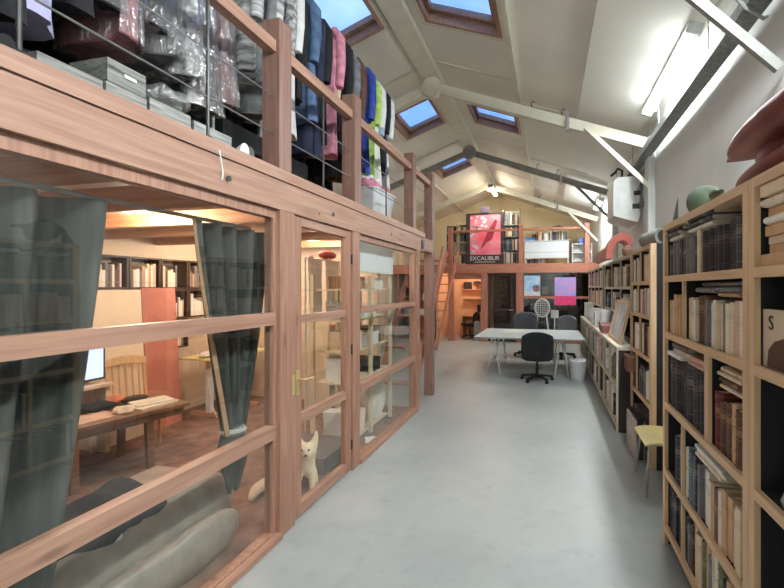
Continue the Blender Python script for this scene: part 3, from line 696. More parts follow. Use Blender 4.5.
G4 = 'books in the low cubby bookcase'
cubw = ['closest', 'second', 'third', 'fourth', 'fifth', 'sixth', 'seventh', 'eighth', 'ninth']
for k in range(7):
    y1 = CUB[k + 1] - .016; y0 = CUB[k] + .014
    fill = R.uniform(.25, .5) if k else .5
    cname = ['first', 'second', 'third', 'fourth', 'fifth', 'sixth', 'seventh'][k]
    row('d%d' % k, 'upper row, %s low cubby' % cname, .82, y1 - .01, y1 - (y1 - y0) * fill, .555, .42, ['mauve', 'white', 'slate blue', 'charcoal cloth', 'ivory', 'olive green'], (.04, .075), (.66, .9), group=G4, pages=False)
    row('e%d' % k, 'lower row, %s low cubby' % cname, .82, y1 - .01, y1 - (y1 - y0) * fill * .9, .085, .42, ['charcoal cloth', 'white', 'slate blue', 'black leather', 'ivory', 'brown leather'], (.045, .08), (.6, .9), group=G4, pages=False)
G5 = 'books in the upper wall bookcases'
for i, (ya, yb) in enumerate(((8.44, 7.66), (7.58, 6.72), (6.68, 5.92), (5.88, 5.3))):
    cn = ['fourth', 'third', 'second', 'first'][i]
    row('f%d' % i, 'top row, %s bay, upper wall bookcase' % cn, 1.115, ya - .02, ya - .45, 1.75, .38, ['ivory', 'charcoal cloth', 'olive green', 'cream', 'grey cloth'], (.05, .09), (.6, .9), group=G5, pages=False)
    row('g%d' % i, 'middle row, %s bay, upper wall bookcase' % cn, 1.115, ya - .02, ya - .4, 1.36, .33, ['white', 'slate blue', 'charcoal cloth', 'ivory'], (.05, .09), (.6, .9), group=G5, pages=False)
for i, (ya, yb) in enumerate(((11.7, 11.03), (10.97, 10.28), (10.22, 9.53), (9.47, 8.8))):
    cn = ['fourth', 'third', 'second', 'first'][i]
    row('h%d' % i, 'top row, %s bay, pinkish wall bookcase' % cn, 1.115, ya - .01, yb + .1, 1.78, .36, ['mauve', 'pale pink', 'mauve', 'dark red', 'white'], (.08, .14), (.8, .95), group=G5, pages=False)
    row('i%d' % i, 'middle row, %s bay, pinkish wall bookcase' % cn, 1.115, ya - .01, yb + .1, 1.36, .36, ['mauve', 'pale pink', 'mauve', 'ivory'], (.08, .14), (.8, .95), group=G5, pages=False)

# ------------------------------------------------------------------ things on and around the bookcases
M_MAROON = plain('maroon_leather', (112, 44, 44), .5, .15, 6)
M_RED = plain('faded_red_plastic', (176, 84, 70), .45, .1, 5)
def blob(mb, c, r, n=20, m=12, f=None):
    lo = []
    for j in range(m + 1):
        a = PI * (j / m) * .998 + .003
        lo.append([Vector((c[0] + r[0] * math.sin(a) * math.cos(2 * PI * k / n), c[1] + r[1] * math.sin(a) * math.sin(2 * PI * k / n), c[2] - r[2] * math.cos(a))) for k in range(n)])
    if f: lo = [[f(p) for p in l] for l in lo]
    return mb.rings(lo)
t = thing('sculpted_seat', 'big maroon double lobed sculpted seat lying on top of the oak bookcases', 'seat', (.97, 2.0, 2.156))
def pod(yt, yb, zc, w, hmax, droop=0):
    lo = []
    for i in range(15):
        f = i / 14; y = yt + (yb - yt) * f
        s = math.sin(min(1, f * 1.15 + .02) * PI / 2) ** .75
        zz = zc + droop * (1 - f) ** 2
        lo.append([(.97 + w * s * math.cos(2 * PI * k / 18), y + .05 * math.cos(2 * PI * k / 18), zz + hmax * s * math.sin(2 * PI * k / 18)) for k in range(18)])
    return MB().rings(lo)
part(pod(2.50, 1.55, 2.39, .19, .085, .05), 'upper_lobe', M_MAROON, t, smooth=60)
part(pod(2.40, 1.62, 2.215, .17, .058, .03), 'lower_lobe', M_MAROON, t, smooth=60)
part(blob(MB(), (.98, 1.92, 2.30), (.10, .2, .10)), 'neck', M_MAROON, t, smooth=60)
mb = blob(MB(), (0, 0, 0), (.11, .135, .11), f=lambda p: Vector((p.x, p.y, p.z + .02 * math.sin(p.y * 14))))
bmesh.ops.transform(mb.bm, matrix=Tm((.98, 2.83, 2.272), .0, 0, 0), verts=mb.bm.verts)
t = thing('green_gourd', 'dull green gourd shaped shell lying on top of the oak bookcase', 'gourd', (.97, 2.77, 2.156))
part(mb, 'shell', plain('gourd_green', (66, 80, 62), .85, .3, 5), t, smooth=60)
part(MB().tube([(.98, 2.71, 2.29), (.98, 2.66, 2.30), (.98, 2.6, 2.29)], [.03, .022, .012], 10), 'stem', plain('gourd_stem', (66, 72, 60), .8), t)
lo = []
for i in range(9):
    f = i / 8
    lo.append([(.92 + .012 * math.cos(2 * PI * k / 8) * (1 - f), 2.95 - .05 * f * f + .055 * (1 - f ** 1.4) * math.cos(2 * PI * k / 8), 2.157 + .21 * f + .0 * k) if False else
               (.83 + (.014 * (1 - f) + .001) * math.sin(2 * PI * k / 8), 2.945 - .06 * f + (.05 * (1 - f ** 1.3) + .001) * math.cos(2 * PI * k / 8), 2.157 + .17 * f) for k in range(8)])
single(MB().rings(lo), 'horn', plain('dark_horn', (70, 78, 80), .5), 'dark pointed horn standing on the end of the oak bookcase', 'horn', (.83, 2.945, 2.156), smooth=60)
t = thing('grey_tube', 'short fat grey tube lying on top of the middle oak bookcase', 'tube', (1.05, 4.45, 2.156))
Mx = Tm((1.05, 4.72, 2.245), PI / 2 - .0, 0, .15)
part(MB().lathe([(.06, 0), (.085, .0), (.085, .42), (.06, .42)], n=20, cap=False, M=Mx), 'shell', plain('grey_felt', (122, 124, 120), .8), t)
part(MB().lathe([(.06, 0.02), (.06, .40)], n=20, M=Mx), 'core', M_BLACK, t)
t = thing('red_plastic_shell', 'faded red curved plastic shell arching on the upper wall bookcase', 'plastic shell', (1.2, 7.0, 2.2))
pts_o, pts_i = [], []
for i in range(13):
    a = PI * i / 12
    pts_o.append((1.17 - .25 * math.cos(a), 6.9, 2.205 + .42 * math.sin(a))); pts_i.append((1.17 - .15 * math.cos(a), 6.9, 2.205 + .30 * math.sin(a)))
part(MB().prism(pts_o + pts_i[::-1], (0, .4, 0)).bevel(.01), 'arch', M_RED, t)
part(MB().prism([(.925, 7.3, 2.205), (.99, 7.3, 2.205), (.99, 7.32, 2.42), (.95, 7.32, 2.42)], (0, 1.0, -.0)).bevel(.008), 'side_wing', M_RED, t)
single(MB().lathe([(.05, 0), (.075, .03), (.08, .09), (.05, .14), (.035, .16)], (1.14, 6.3, 2.2005), 16), 'brown_pot', plain('brown_pot', (112, 80, 66), .6), 'small round brown pot on the upper wall bookcase', 'pot', (1.14, 6.3, 2.2))
t = thing('white_box', 'white storage box on the upper wall bookcase near the grey tube', 'box', (1.24, 5.5, 2.2))
part(MB().box(1.12, 1.37, 5.2, 5.85, 2.2005, 2.33).bevel(.006), 'body', M_WHITE, t)
part(MB().box(1.11, 1.375, 5.19, 5.86, 2.3305, 2.36).bevel(.005), 'lid', M_WHITE, t)

# heater / air unit
t = thing('air_unit', 'white box shaped air heater hanging on the wall below the trusses', 'heater', (1.26, 7.35, 2.85))
part(MB().prism([(1.05, 7.0, 2.92), (1.42, 7.0, 2.80), (1.46, 7.0, 2.88), (1.46, 7.0, 3.48), (1.40, 7.0, 3.55), (1.12, 7.0, 3.55), (1.05, 7.0, 3.48)], (0, .75, 0)).bevel(.015), 'casing', M_WHITE, t)
part(MB().box(1.44, 1.497, 6.9, 7.0, 3.04, 3.12), 'wall_bracket', M_GREYST, t)
part(MB().box(1.34, 1.46, 6.985, 6.999, 3.02, 3.10).bevel(.01), 'lower_vent', M_BLACK, t)
part(MB().box(1.36, 1.46, 6.985, 6.999, 3.24, 3.31).bevel(.01), 'upper_vent', M_BLACK, t)
part(MB().tube([(1.12, 7.1, 3.55), (1.12, 7.1, 3.64), (1.06, 7.1, 3.70), (.98, 7.15, 3.60), (.85, 7.2, 3.5)] if False else [(1.2, 7.1, 3.55), (1.2, 7.1, 3.68), (1.13, 7.1, 3.72), (1.10, 7.1, 3.66), (1.02, 7.1, 3.6)], .02, 8), 'flue_pipe', M_BLACK, t)
single(MB().tube([(1.40, 6.95, 3.3), (1.46, 6.8, 3.45), (1.48, 6.7, 3.7), (1.44, 6.6, 3.9)], .012, 6), 'hose', M_GREYST, 'grey hose rising along the wall from the white heater', 'hose', (1.45, 6.8, 3.3))

# stool
t = thing('stool', 'low stool with pale yellow moulded seat and grey steel legs in the bookcase gap', 'stool', (.98, 3.78, 0))
def seatf(u, v):
    x = .78 + .40 * u; y = 3.56 + .44 * v
    return Vector((x, y, .462 + .022 * math.cos(PI * (u - .5)) * 0 - .03 * (1 - ((u - .5) * 2) ** 2) * (1 - ((v - .5) * 2) ** 2) - .025 * (abs(u - .5) * 2) ** 4 + .0))
part(MB().grid(seatf, 10, 10, .014), 'seat', plain('yellow_seat', (236, 220, 158), .5, .05, 5), t, smooth=60)
for a, bx, c_, d_ in ((.83, .79, 3.62, 3.57), (.83, .80, 3.95, 4.03), (1.12, 1.15, 3.62, 3.58), (1.12, 1.15, 3.95, 4.03)):
    part(MB().tube([(a, c_, .435), (a - .005, c_, .41), (bx, d_, .0)], .011, 8), 'leg', M_GREYST, t)
part(MB().tube([(.83, 3.62, .42), (1.12, 3.62, .42), (1.12, 3.95, .42), (.83, 3.95, .42), (.83, 3.62, .42)], .009, 8), 'seat_frame', M_GREYST, t)
t = thing('suitcase', 'small rounded grey case with dark rim on the floor behind the stool', 'case', (.88, 4.5, 0))
part(MB().box(.845, .935, 4.27, 4.72, .012, .40).bevel(.04, 3), 'shell', plain('greyish_shell', (176, 164, 158), .6), t)
part(MB().box(.86, .92, 4.255, 4.735, .03, .425).bevel(.03, 2), 'rim', M_BLACK, t)
t = thing('wooden_box', 'brown wooden box jutting out of the middle oak bookcase', 'box', (.97, 4.92, .79))
part(MB().box(.87, 1.2, 4.79, 5.015, .792, .95).bevel(.004), 'body', plain('brown_box', (122, 84, 66), .6, .15, 12), t)
part(MB().box(.865, 1.205, 4.785, 5.02, .9505, .965).bevel(.003), 'lid', plain('brown_box_lid', (150, 108, 86), .6, .15, 12), t)
single(MB().box(.97, 1.20, 4.80, 5.01, .6005, .79).bevel(.006), 'storage_box', plain('dark_brown_box', (84, 56, 46), .7), 'dark brown box under the jutting wooden box', 'box', (1.08, 4.9, .6))
single(MB().box(.96, 1.2, 4.36, 4.9, .1005, .42).bevel(.01), 'storage_box', plain('grey_box', (96, 92, 90), .7), 'grey storage box on the bottom shelf of the middle oak bookcase', 'box', (1.08, 4.6, .1))

# leaning frame, boxes on the low cubby top
t = thing('picture_frame', 'pale framed grey print leaning on the low cubby top', 'picture', (.9, 5.8, 1.02))
Mx = Matrix.Translation((.86, 5.78, 1.0215)) @ Matrix.Rotation(math.radians(13), 4, 'Y')
mb = MB()
for (a0, a1, z0, z1) in ((-.48, .48, 0, .045), (-.48, .48, .515, .56), (-.48, -.435, .045, .515), (.435, .48, .045, .515)): mb.box(0, .03, a0, a1, z0, z1, Mx)
part(mb, 'frame', M_OAK, t)
part(MB().box(.012, .022, -.434, .434, .046, .514, Mx), 'print', plain('grey_print', (232, 232, 230), .7, 0, 5, c2=(176, 178, 182), detail=8), t)
for k, (y, s) in enumerate(((6.75, .0), (7.15, .03))):
    t = thing('red_box', ['dusky red cardboard box on the cubby top beside the leaning frame', 'second dusky red box behind the first on the cubby top'][k], 'box', (.93, y, 1.02), 0, 'red boxes on the cubby top')
    part(MB().box(.83 + s, 1.03 + s, y - .15, y + .15, 1.0205, 1.115).bevel(.004), 'body', plain('dusky_red', (156, 92, 92), .6), t)
    part(MB().box(.825 + s, 1.035 + s, y - .155, y + .155, 1.1155, 1.14).bevel(.003), 'lid', plain('dusky_red2', (170, 104, 102), .6), t)
for k, (y, w, h) in enumerate(((8.0, .2, .26), (8.6, .22, .3), (9.4, .18, .24), (10.1, .2, .36))):
    single(MB().box(.86, .86 + w, y - w / 2, y + w / 2, 1.0205, 1.02 + h).bevel(.008), 'white_carton', M_WHITE, '%s white carton along the cubby top, counted from the red boxes' % ORD[k + 1], 'carton', (.95, y, 1.02), 'white cartons on the cubby top')
single(MB().lathe([(.09, 0), (.10, .02), (.085, .2), (.10, .3), (.09, .32)], (1.0, 7.55, 1.0205), 16), 'white_jug', M_WHITE, 'white jug on the cubby top beyond the red boxes', 'jug', (1.0, 7.55, 1.02))

# ------------------------------------------------------------------ work table, trestles, chairs
M_TOP = plain('pale_blue_top', (204, 218, 220), .3, .04, 3)
t = thing('work_table_top', 'large pale blue grey table top on steel trestles', 'table', (-.4, 8.9, .71))
part(MB().box(-1.46, .69, 8.0, 9.75, .711, .741).bevel(.004), 'top_panel', M_TOP, t)
part(MB().box(-1.45, .68, 7.99, 8.0, .712, .740), 'edge_band', M_GREYST, t)
for xx, lb_ in ((-1.08, 'chrome trestle under the table end closer to the timber partition'), (.26, 'chrome trestle under the table end closer to the cubbies')):
    t = thing('trestle', lb_, 'trestle', (xx, 8.8, 0), 0, 'chrome trestles')
    for sx in (-.13, .13):
        for yy in (8.08, 9.4):
            part(MB().tube([(xx + sx * .25, yy + .02, .695), (xx + sx, yy, 0)], .016, 8), 'leg', M_CHROME, t)
        part(MB().tube([(xx + sx * .8, 8.09, .15), (xx + sx * .8, 9.4, .15)], .01, 8), 'cross_bar', M_CHROME, t)
    part(MB().box(xx - .05, xx + .05, 8.05, 9.45, .695, .7105), 'top_rail', M_CHROME, t)
def papers(x, y, z, rz, w, h, label, mat=M_PAPER, th=.006, name='paper_sheet', cat='paper'):
    mb = MB().box(-w / 2, w / 2, -h / 2, h / 2, 0, th, Tm((x, y, z), 0, 0, rz))
    return single(mb, name, mat, label, cat, (x, y, z))
papers(-.75, 9.2, .7415, .2, .5, .35, 'large pale sheet lying on the blue grey table')
papers(.1, 9.4, .7415, -.1, .3, .21, 'small pale sheet on the table by the white chair', M_WHITE)

def office_chair(loc, rz, label, fab, w=.5, back=(.42, .92), rounded=.08, arms=False):
    t = thing('office_chair', label, 'chair', loc, rz)
    def P(mb, n, m, **k): return part(mb, n, m, t, world=False, **k)
    P(MB().box(-w / 2, w / 2, -.24, .24, .43, .51).bevel(.035, 3), 'seat', fab)
    # backrest on -y side, curved
    z0, z1 = back
    def bf(u, v):
        x = (u - .5) * w * (1 - .25 * abs(2 * v - 1) ** 6) * 1.08
        return Vector((x, -.27 - .05 * v + .05 * (2 * u - 1) ** 2, z0 + (z1 - z0) * v - (.04 * (abs(2 * u - 1) ** 4) if v > .9 else 0)))
    P(MB().grid(bf, 10, 8, .05).bevel(.012), 'backrest', fab, smooth=60)
    P(MB().box(-.03, .03, -.30, -.10, .395, .415), 'seat_plate', M_BLACK)
    P(MB().tube([(0, -.15, .40), (0, -.30, .42), (0, -.335, .56)], .016, 8), 'back_support', M_BLACK)
    P(MB().lathe([(.03, .10), (.03, .26), (.02, .26), (.02, .43)], n=12), 'gas_post', M_BLACK)
    for k in range(5):
        a = 2 * PI * k / 5 + .3
        d = Vector((math.cos(a), math.sin(a), 0))
        arm_ = P(MB().bar(d * .02 + Vector((0, 0, .11)), d * .30 + Vector((0, 0, .075)), .05, .03), 'base_arm', M_BLACK)
        side = Vector((-d.y, d.x, 0))
        q = d * .29 + Vector((0, 0, .03))
        part(MB().tube([q - side * .022, q + side * .022], .03, 12), 'castor', M_BLACK, arm_, world=False)
    if arms:
        for s in (-1, 1):
            P(MB().tube([(s * w * .5, -.15, .46), (s * (w * .5 + .05), -.12, .66), (s * (w * .5 + .05), .15, .67), (s * w * .5, .15, .46)], .018, 8), 'armrest', M_BLACK)
    return t
M_GREYF = plain('grey_mesh', (118, 120, 126), .9, .15, 40)
office_chair((-.20, 7.62, 0), .05, 'black office chair with its back turned, before the blue grey table', M_BLACKF, .54, (.40, .93))
office_chair((-.55, 10.35, 0), PI + .1, 'grey square backed office chair behind the table', plain('dark_grey_mesh', (84, 86, 92), .9, .15, 40), .58, (.5, 1.10), arms=True)
office_chair((.40, 10.3, 0), PI - .3, 'grey round backed office chair behind the table near the cubbies', M_GREYF, .46, (.5, 1.03))
office_chair((-2.62, 13.55, 0), 2.2, 'small black office chair in the orange room under the mezzanine', M_BLACKF, .4, (.5, .9))
# white openwork chair
t = thing('oval_back_chair', 'white chair with open oval back beyond the table', 'chair', (-.15, 10.9, 0))
pts = [(-.15 + .19 * math.cos(2 * PI * k / 24), 10.9, 1.20 + .235 * math.sin(2 * PI * k / 24)) for k in range(25)]
part(MB().tube(pts, .022, 8, cap=False), 'oval_frame', M_WHITE, t)
b = MB()
for k in range(-3, 4):
    x = k * .048; h = .225 * math.sqrt(max(0, 1 - (x / .19) ** 2)); b.tube([(-.15 + x, 10.905, 1.20 - h), (-.15 + x, 10.905, 1.20 + h)], .008, 6)
for k in range(-3, 4):
    z = k * .058; w = .185 * math.sqrt(max(0, 1 - (z / .235) ** 2)); b.tube([(-.15 - w, 10.905, 1.20 + z), (-.15 + w, 10.905, 1.20 + z)], .008, 6)
part(b, 'lattice', M_WHITE, t)
part(MB().box(-.36, .06, 10.5, 10.92, .45, .49).bevel(.015, 2), 'seat', M_WHITE, t)
for x in (-.33, .03):
    part(MB().tube([(x, 10.53, 0), (x, 10.53, .45)], .018, 8), 'leg', M_WHITE, t)
    part(MB().tube([(x, 10.96, 0), (x, 10.90, .45), (x * .6 - .06, 10.9, 1.02)], .018, 8), 'leg', M_WHITE, t)
t = thing('desk_lamp', 'white cylindrical shade lamp beyond the table beside the oval backed chair', 'lamp', (.17, 10.75, 0))
part(MB().lathe([(.14, 0), (.14, .02), (.015, .03), (.015, .95)], (.17, 10.75, 0), 16), 'stand', M_WHITE, t)
part(MB().lathe([(.10, 0), (.10, .2), (.09, .2), (.09, 0)], (.17, 10.75, .95), 20, cap=False), 'shade', M_WHITE, t)
# clear bin
t = thing('waste_bin', 'translucent waste bin lined with a white bag under the table edge', 'bin', (.55, 8.0, 0))
part(MB().lathe([(.001, 0), (.13, .0), (.17, .36), (.175, .365), (.165, .36), (.126, .01), (.001, .01)], (.55, 7.86, 0), 24, cap=False), 'tub', glass('cloudy_plastic', (.9, .92, .92), .06, .2, .35), t)
lo = []
for i in range(7):
    f = i / 6
    lo.append([(.55 + (.11 + .045 * f + .006 * math.sin(k * 2.3 + i)) * math.cos(2 * PI * k / 20), 7.86 + (.11 + .045 * f + .006 * math.sin(k * 3.1 + i * 2)) * math.sin(2 * PI * k / 20), .015 + .37 * f + .012 * math.sin(k * 1.7) * f) for k in range(20)])
part(MB().rings(lo, cap=True), 'bag', plain('white_bag', (232, 234, 236), .5), t, smooth=60)

# ------------------------------------------------------------------ far mezzanine front
single(MB().box(XL, 1.495, YF, YG, 2.44, 2.495), 'mezzanine_floor', M_REDW, 'boarded deck of the far mezzanine', 'floor', (-1.8, 14, 2.44), kind='structure')
single(lb(XL, 1.495, YF - .14, YF - .001, 2.21, 2.50), 'trim_50', M_REDW, 'red brown beam carrying the far mezzanine', 'beam', (-1.8, YF, 2.21), kind='structure')
t = thing('wall_mezzanine', 'red brown timber posts and glazing under the far mezzanine', 'wall', (-1, YF, 0), kind='structure')
for a, b_ in ((-3.20, -3.02), (-2.12, -1.90), (-.98, -.76), (1.22, 1.30)):
    part(lb(a, b_, YF - .12, YF + .05, 0, 2.209), 'post', M_REDWZ, t)
part(lb(-.755, 1.215, YF - .06, YF + .02, 1.40, 1.47), 'rail', M_REDW, t)
part(lb(-.755, 1.215, YF - .06, YF + .02, .0, .12), 'sill', M_REDW, t)
part(lb(-3.015, -2.125, YF - .05, YF + .02, 2.02, 2.208), 'lintel', M_REDW, t)
for z0, z1 in ((.12, 1.40), (1.47, 2.209)): part(MB().box(-.755, 1.215, YF - .02, YF - .014, z0, z1), 'glass_pane', M_GLASS, t)
t = thing('door_2', 'dark glass door under the far mezzanine standing ajar', 'door', (-1.44, YF, 0), kind='structure')
for a, b_ in ((-1.895, -1.82), (-1.06, -.985)): part(lb(a, b_, YF - .03, YF + .02, .01, 2.2), 'stile', plain('dark_door_wood', (64, 44, 40), .6), t)
for z0, z1 in ((.01, .1), (1.0, 1.06), (2.12, 2.2)): part(lb(-1.819, -1.061, YF - .03, YF + .02, z0, z1), 'door_rail', plain('dark_door_wood', (64, 44, 40), .6), t)
part(MB().box(-1.819, -1.061, YF - .01, YF - .004, .1, 2.12), 'glass_pane', M_GLASS, t)
part(MB().tube([(-1.09, YF - .03, 1.03), (-1.09, YF - .07, 1.03), (-1.2, YF - .08, 1.03)], .01, 6), 'handle', M_CHROME, t)
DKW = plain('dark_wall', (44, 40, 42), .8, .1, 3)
single(MB().box(-1.98, -1.92, YF + .06, YG, 0, 2.43), 'wall_office', plain('orange_ply', (226, 184, 146), .7, .08, 3), 'orange plywood side wall of the small office', 'wall', (-1.95, 14, 0), kind='structure')
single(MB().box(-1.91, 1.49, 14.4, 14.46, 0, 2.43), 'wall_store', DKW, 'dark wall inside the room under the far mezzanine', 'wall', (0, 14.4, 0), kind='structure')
single(MB().box(-3.6, -1.985, 14.5, 14.56, 0, 2.43), 'wall_office_back', plain('orange_ply', (226, 184, 146), .7, .08, 3), 'orange plywood back wall of the small office', 'wall', (-2.8, 14.5, 0), kind='structure')
single(MB().box(-3.66, -3.6, YF + .06, 14.5, 0, 2.43), 'wall_office_side', plain('orange_ply', (226, 184, 146), .7, .08, 3), 'orange plywood outer wall of the small office', 'wall', (-3.6, 13.7, 0), kind='structure')
t = thing('ceiling_spot', 'small warm lamp in the orange office under the far mezzanine', 'lamp', (-2.6, 13.5, 2.3))
part(MB().lathe([(.05, 0), (.055, .02), (.055, .139)], n=16), 'housing', M_WHITE, t, world=False)
part(MB().lathe([(.045, -.004), (.045, 0)], n=16), 'bulb', emit('bulb_glow', (255, 214, 165), 14), t, world=False)
ld = bpy.data.lights.new('bulb_light', 'POINT'); ld.energy = 30; ld.color = (1, .80, .62); ld.shadow_soft_size = .08
o = bpy.data.objects.new('bulb_light', ld); COL.objects.link(o); o.parent = t; o.location = (0, 0, -.1)
# orange office furniture
t = thing('wall_cabinet', 'pale wood wall shelf with open box in the orange office', 'shelf', (-2.55, 14.3, 1.2))
for z in (1.32, 1.66): part(MB().box(-3.0, -2.0, 14.2, 14.495, z, z + .03), 'shelf', M_JOIST, t)
single(MB().box(-2.98, -2.72, 14.22, 14.44, 1.6905, 1.95).bevel(.008), 'black_speaker', M_BLACK, 'black speaker box on the upper office shelf', 'speaker', (-2.85, 14.3, 1.69))
t = thing('desk_fan', 'dark round topped desk lamp on the upper office shelf', 'lamp', (-2.5, 14.32, 1.69))
part(MB().lathe([(.07, 0), (.07, .015), (.01, .02), (.01, .2)], (-2.5, 14.32, 1.6905), 14), 'stand', M_BLACK, t)
part(MB().lathe([(.16, .2), (.14, .26), (.05, .3)], (-2.5, 14.32, 1.6905), 16), 'shade', M_BLACK, t)
t = thing('desk', 'pale wood desk in the orange office', 'desk', (-2.5, 14.1, 0))
part(MB().box(-3.0, -2.0, 13.85, 14.495, .72, .75), 'top', M_JOIST, t)
for x in (-2.98, -2.04): part(MB().box(x, x + .03, 13.9, 14.48, 0, .72), 'leg', M_JOIST, t)
t = thing('monitor', 'dark screen on the office desk', 'monitor', (-2.3, 14.3, .75))
part(MB().box(-2.5, -2.08, 14.28, 14.31, .86, 1.12).bevel(.005), 'screen', M_BLACK, t)
part(MB().box(-2.33, -2.25, 14.29, 14.36, .751, .87), 'stand', M_BLACK, t)
single(MB().box(-2.38, -2.13, 13.0, 13.3, .001, .62).bevel(.01), 'grey_cabinet', M_GREYST, 'low grey cabinet just inside the orange office', 'cabinet', (-2.25, 13.15, 0))
t = thing('storage_shelf', 'dark storage shelf behind the glass under the far mezzanine', 'shelf', (.2, 14.2, 0))
for z in (.4, .95, 1.5, 2.0): part(MB().box(-.7, 1.1, 14.0, 14.395, z, z + .03), 'shelf', M_DARKW, t)
for x in (-.7, .2, 1.07): part(MB().box(x, x + .03, 14.0, 14.395, 0, 2.2), 'upright', M_DARKW, t)
for k, (x, z, w, h) in enumerate(((-.5, .431, .3, .25), (.4, .431, .35, .3), (-.45, .981, .3, .2), (.5, .981, .25, .3), (.85, 1.531, .2, .2), (-.1, 1.531, .2, .25))):
    single(MB().box(x - w / 2, x + w / 2, 14.05, 14.35, z, z + h).bevel(.008), 'storage_box', plain('storebox%d' % k, [(120, 100, 84), (90, 96, 100), (140, 130, 118)][k % 3], .7), '%s cardboard box behind the dark mezzanine glass' % ['small brown', 'large grey', 'low beige', 'tall brown', 'high grey', 'slim beige'][k], 'box', (x, 14.2, z))
# posters on the glass
M_P1 = plain('poster_blue', (96, 176, 226), .5, 0, 5, c2=(214, 226, 238), detail=6)
t = thing('poster', 'blue and white poster with a dark round figure on the dark glass', 'poster', (-.48, YF - .07, 1.48))
part(MB().box(-.74, -.24, YF - .076, YF - .07, 1.48, 2.12), 'sheet', M_P1, t)
part(MB().lathe([(.001, 0), (.11, 0), (.11, .003), (.001, .003)], n=18, cap=False, M=Tm((-.36, YF - .077, 1.72), PI / 2, 0, 0)), 'dark_figure', plain('poster_dark', (64, 48, 60), .5, 0, 12, c2=(160, 110, 110)), t)
part(MB().prism([(-.735, YF - .077, 1.485), (-.245, YF - .077, 1.485), (-.245, YF - .077, 1.6), (-.4, YF - .077, 1.66), (-.55, YF - .077, 1.6), (-.735, YF - .077, 1.68)], (0, -.002, 0)), 'pale_ground', plain('poster_pale', (222, 226, 230), .5, .1, 20), t)
t = thing('poster', 'pink and blue poster with a hot pink lower band on the dark glass', 'poster', (.52, YF - .09, 1.2))
part(MB().box(.20, .84, YF - .088, YF - .082, 1.2, 2.06), 'sheet', plain('poster_mix', (130, 160, 232), .5, 0, 5, c2=(222, 150, 200), detail=4), t)
part(MB().box(.205, .835, YF - .091, YF - .0885, 1.205, 1.48), 'pink_band', plain('hot_pink', (232, 64, 120), .5, .15, 14), t)

# railing of the far mezzanine
t = thing('mezzanine_railing', 'red brown railing along the edge of the far mezzanine', 'railing', (-1, YF - .07, 2.5))
for x in (-3.2, -.9, 1.1): part(lb(x, x + .13, YF - .13, YF - .0, 2.501, 3.72), 'post', M_REDWZ, t)
for a, b_ in ((-3.065, -.905), (-.765, 1.095)): part(lb(a, b_, YF - .10, YF - .03, 3.55, 3.62), 'handrail', M_REDW, t)
for z in (2.85, 3.2):
    for a, b_ in ((-3.065, -.905), (-.765, 1.095)): part(MB().tube([(a, YF - .065, z), (b_, YF - .065, z)], .005, 5), 'cable', M_STEEL, t)
# poster board
t = thing('framed_poster', 'big red abstract poster on a black board standing on the far mezzanine', 'poster', (-2.05, 13.2, 2.5))
part(MB().box(-2.68, -1.42, 13.15, 13.19, 2.5, 4.22).bevel(.006), 'board', plain('poster_board', (52, 46, 56), .6), t)
pic = part(MB().box(-2.54, -1.52, 13.138, 13.1495, 2.83, 4.15), 'picture', plain('poster_red', (226, 70, 96), .5, 0, 1.6, c2=(236, 150, 170), detail=3), t)
for k in range(26):
    mb = MB(); x, z = R.uniform(-2.5, -1.95), R.uniform(2.9, 4.1)
    if k % 2: z = R.uniform(3.6, 4.1)
    else: x = R.uniform(-2.5, -2.3)
    s = R.uniform(.03, .08); mb.prism([(x + s * math.cos(a * 2 * PI / 6 + k), 13.136, z + s * R.uniform(.5, 1.1) * math.sin(a * 2 * PI / 6 + k)) for a in range(6)], (0, .0015, 0))
    part(mb, 'pale_fleck', plain('fleck', (214, 204, 222), .5, .1, 9), pic)
mb = MB()
mb.prism([(-2.0, 13.1365, 3.2), (-1.8, 13.1365, 3.35), (-1.62, 13.1365, 3.95), (-1.7, 13.1365, 4.0), (-1.95, 13.1365, 3.6), (-2.2, 13.1365, 3.0)], (0, .001, 0))
part(mb, 'dark_stroke', plain('stroke', (150, 48, 70), .5, .2, 9), pic)
part(MB().box(-2.18, -1.92, 13.12, 13.20, 4.2205, 4.42).bevel(.01), 'clip', plain('clip_purple', (90, 80, 104), .6), t)
text('EXCALIBUR', .19, (0, -.052, .21), (PI / 2, 0, 0), M_WHITE, t)
part(MB().box(-2.4, -1.7, 13.147, 13.1495, 2.585, 2.60), 'small_print', M_WHITE, t)

# mezzanine furniture
def rack(name, label, x0, x1, y0, y1, z0, zs, top, mat, cat='bookcase', w=.03):
    t = thing(name, label, cat, ((x0 + x1) / 2, y0, z0))
    for x in (x0, x1 - w): part(MB().box(x, x + w, y0, y1, z0 + .001, top), 'side_panel', mat, t)
    for z in zs: part(MB().box(x0 + w, x1 - w, y0, y1, z, z + w), 'shelf', mat, t)
    part(MB().box(x0 + w, x1 - w, y1 - .01, y1, z0 + .02, top), 'back_panel', mat, t)
    return t
M_PALEY = plain('pale_yellow_wood', (226, 208, 156), .6, .06, 5)
rack('bookcase', 'pale yellow open bookcase on the far mezzanine beside the red poster', -3.02, -2.7, 13.5, 13.8, 2.5, (2.55, 2.95, 3.3, 3.65, 3.9), 3.98, M_PALEY)
rack('bookcase', 'narrow pale shelf tower at the ladder end of the far mezzanine', -3.5, -3.08, 13.6, 13.9, 2.5, (2.55, 2.95, 3.3, 3.65, 3.9), 3.96, M_TRUSS)
rack('bookcase', 'tall grey bookcase of blue bindings behind the red poster', -1.5, -.92, 13.6, 13.9, 2.5, (2.55, 3.0, 3.45, 3.85), 4.38, M_GREYST)
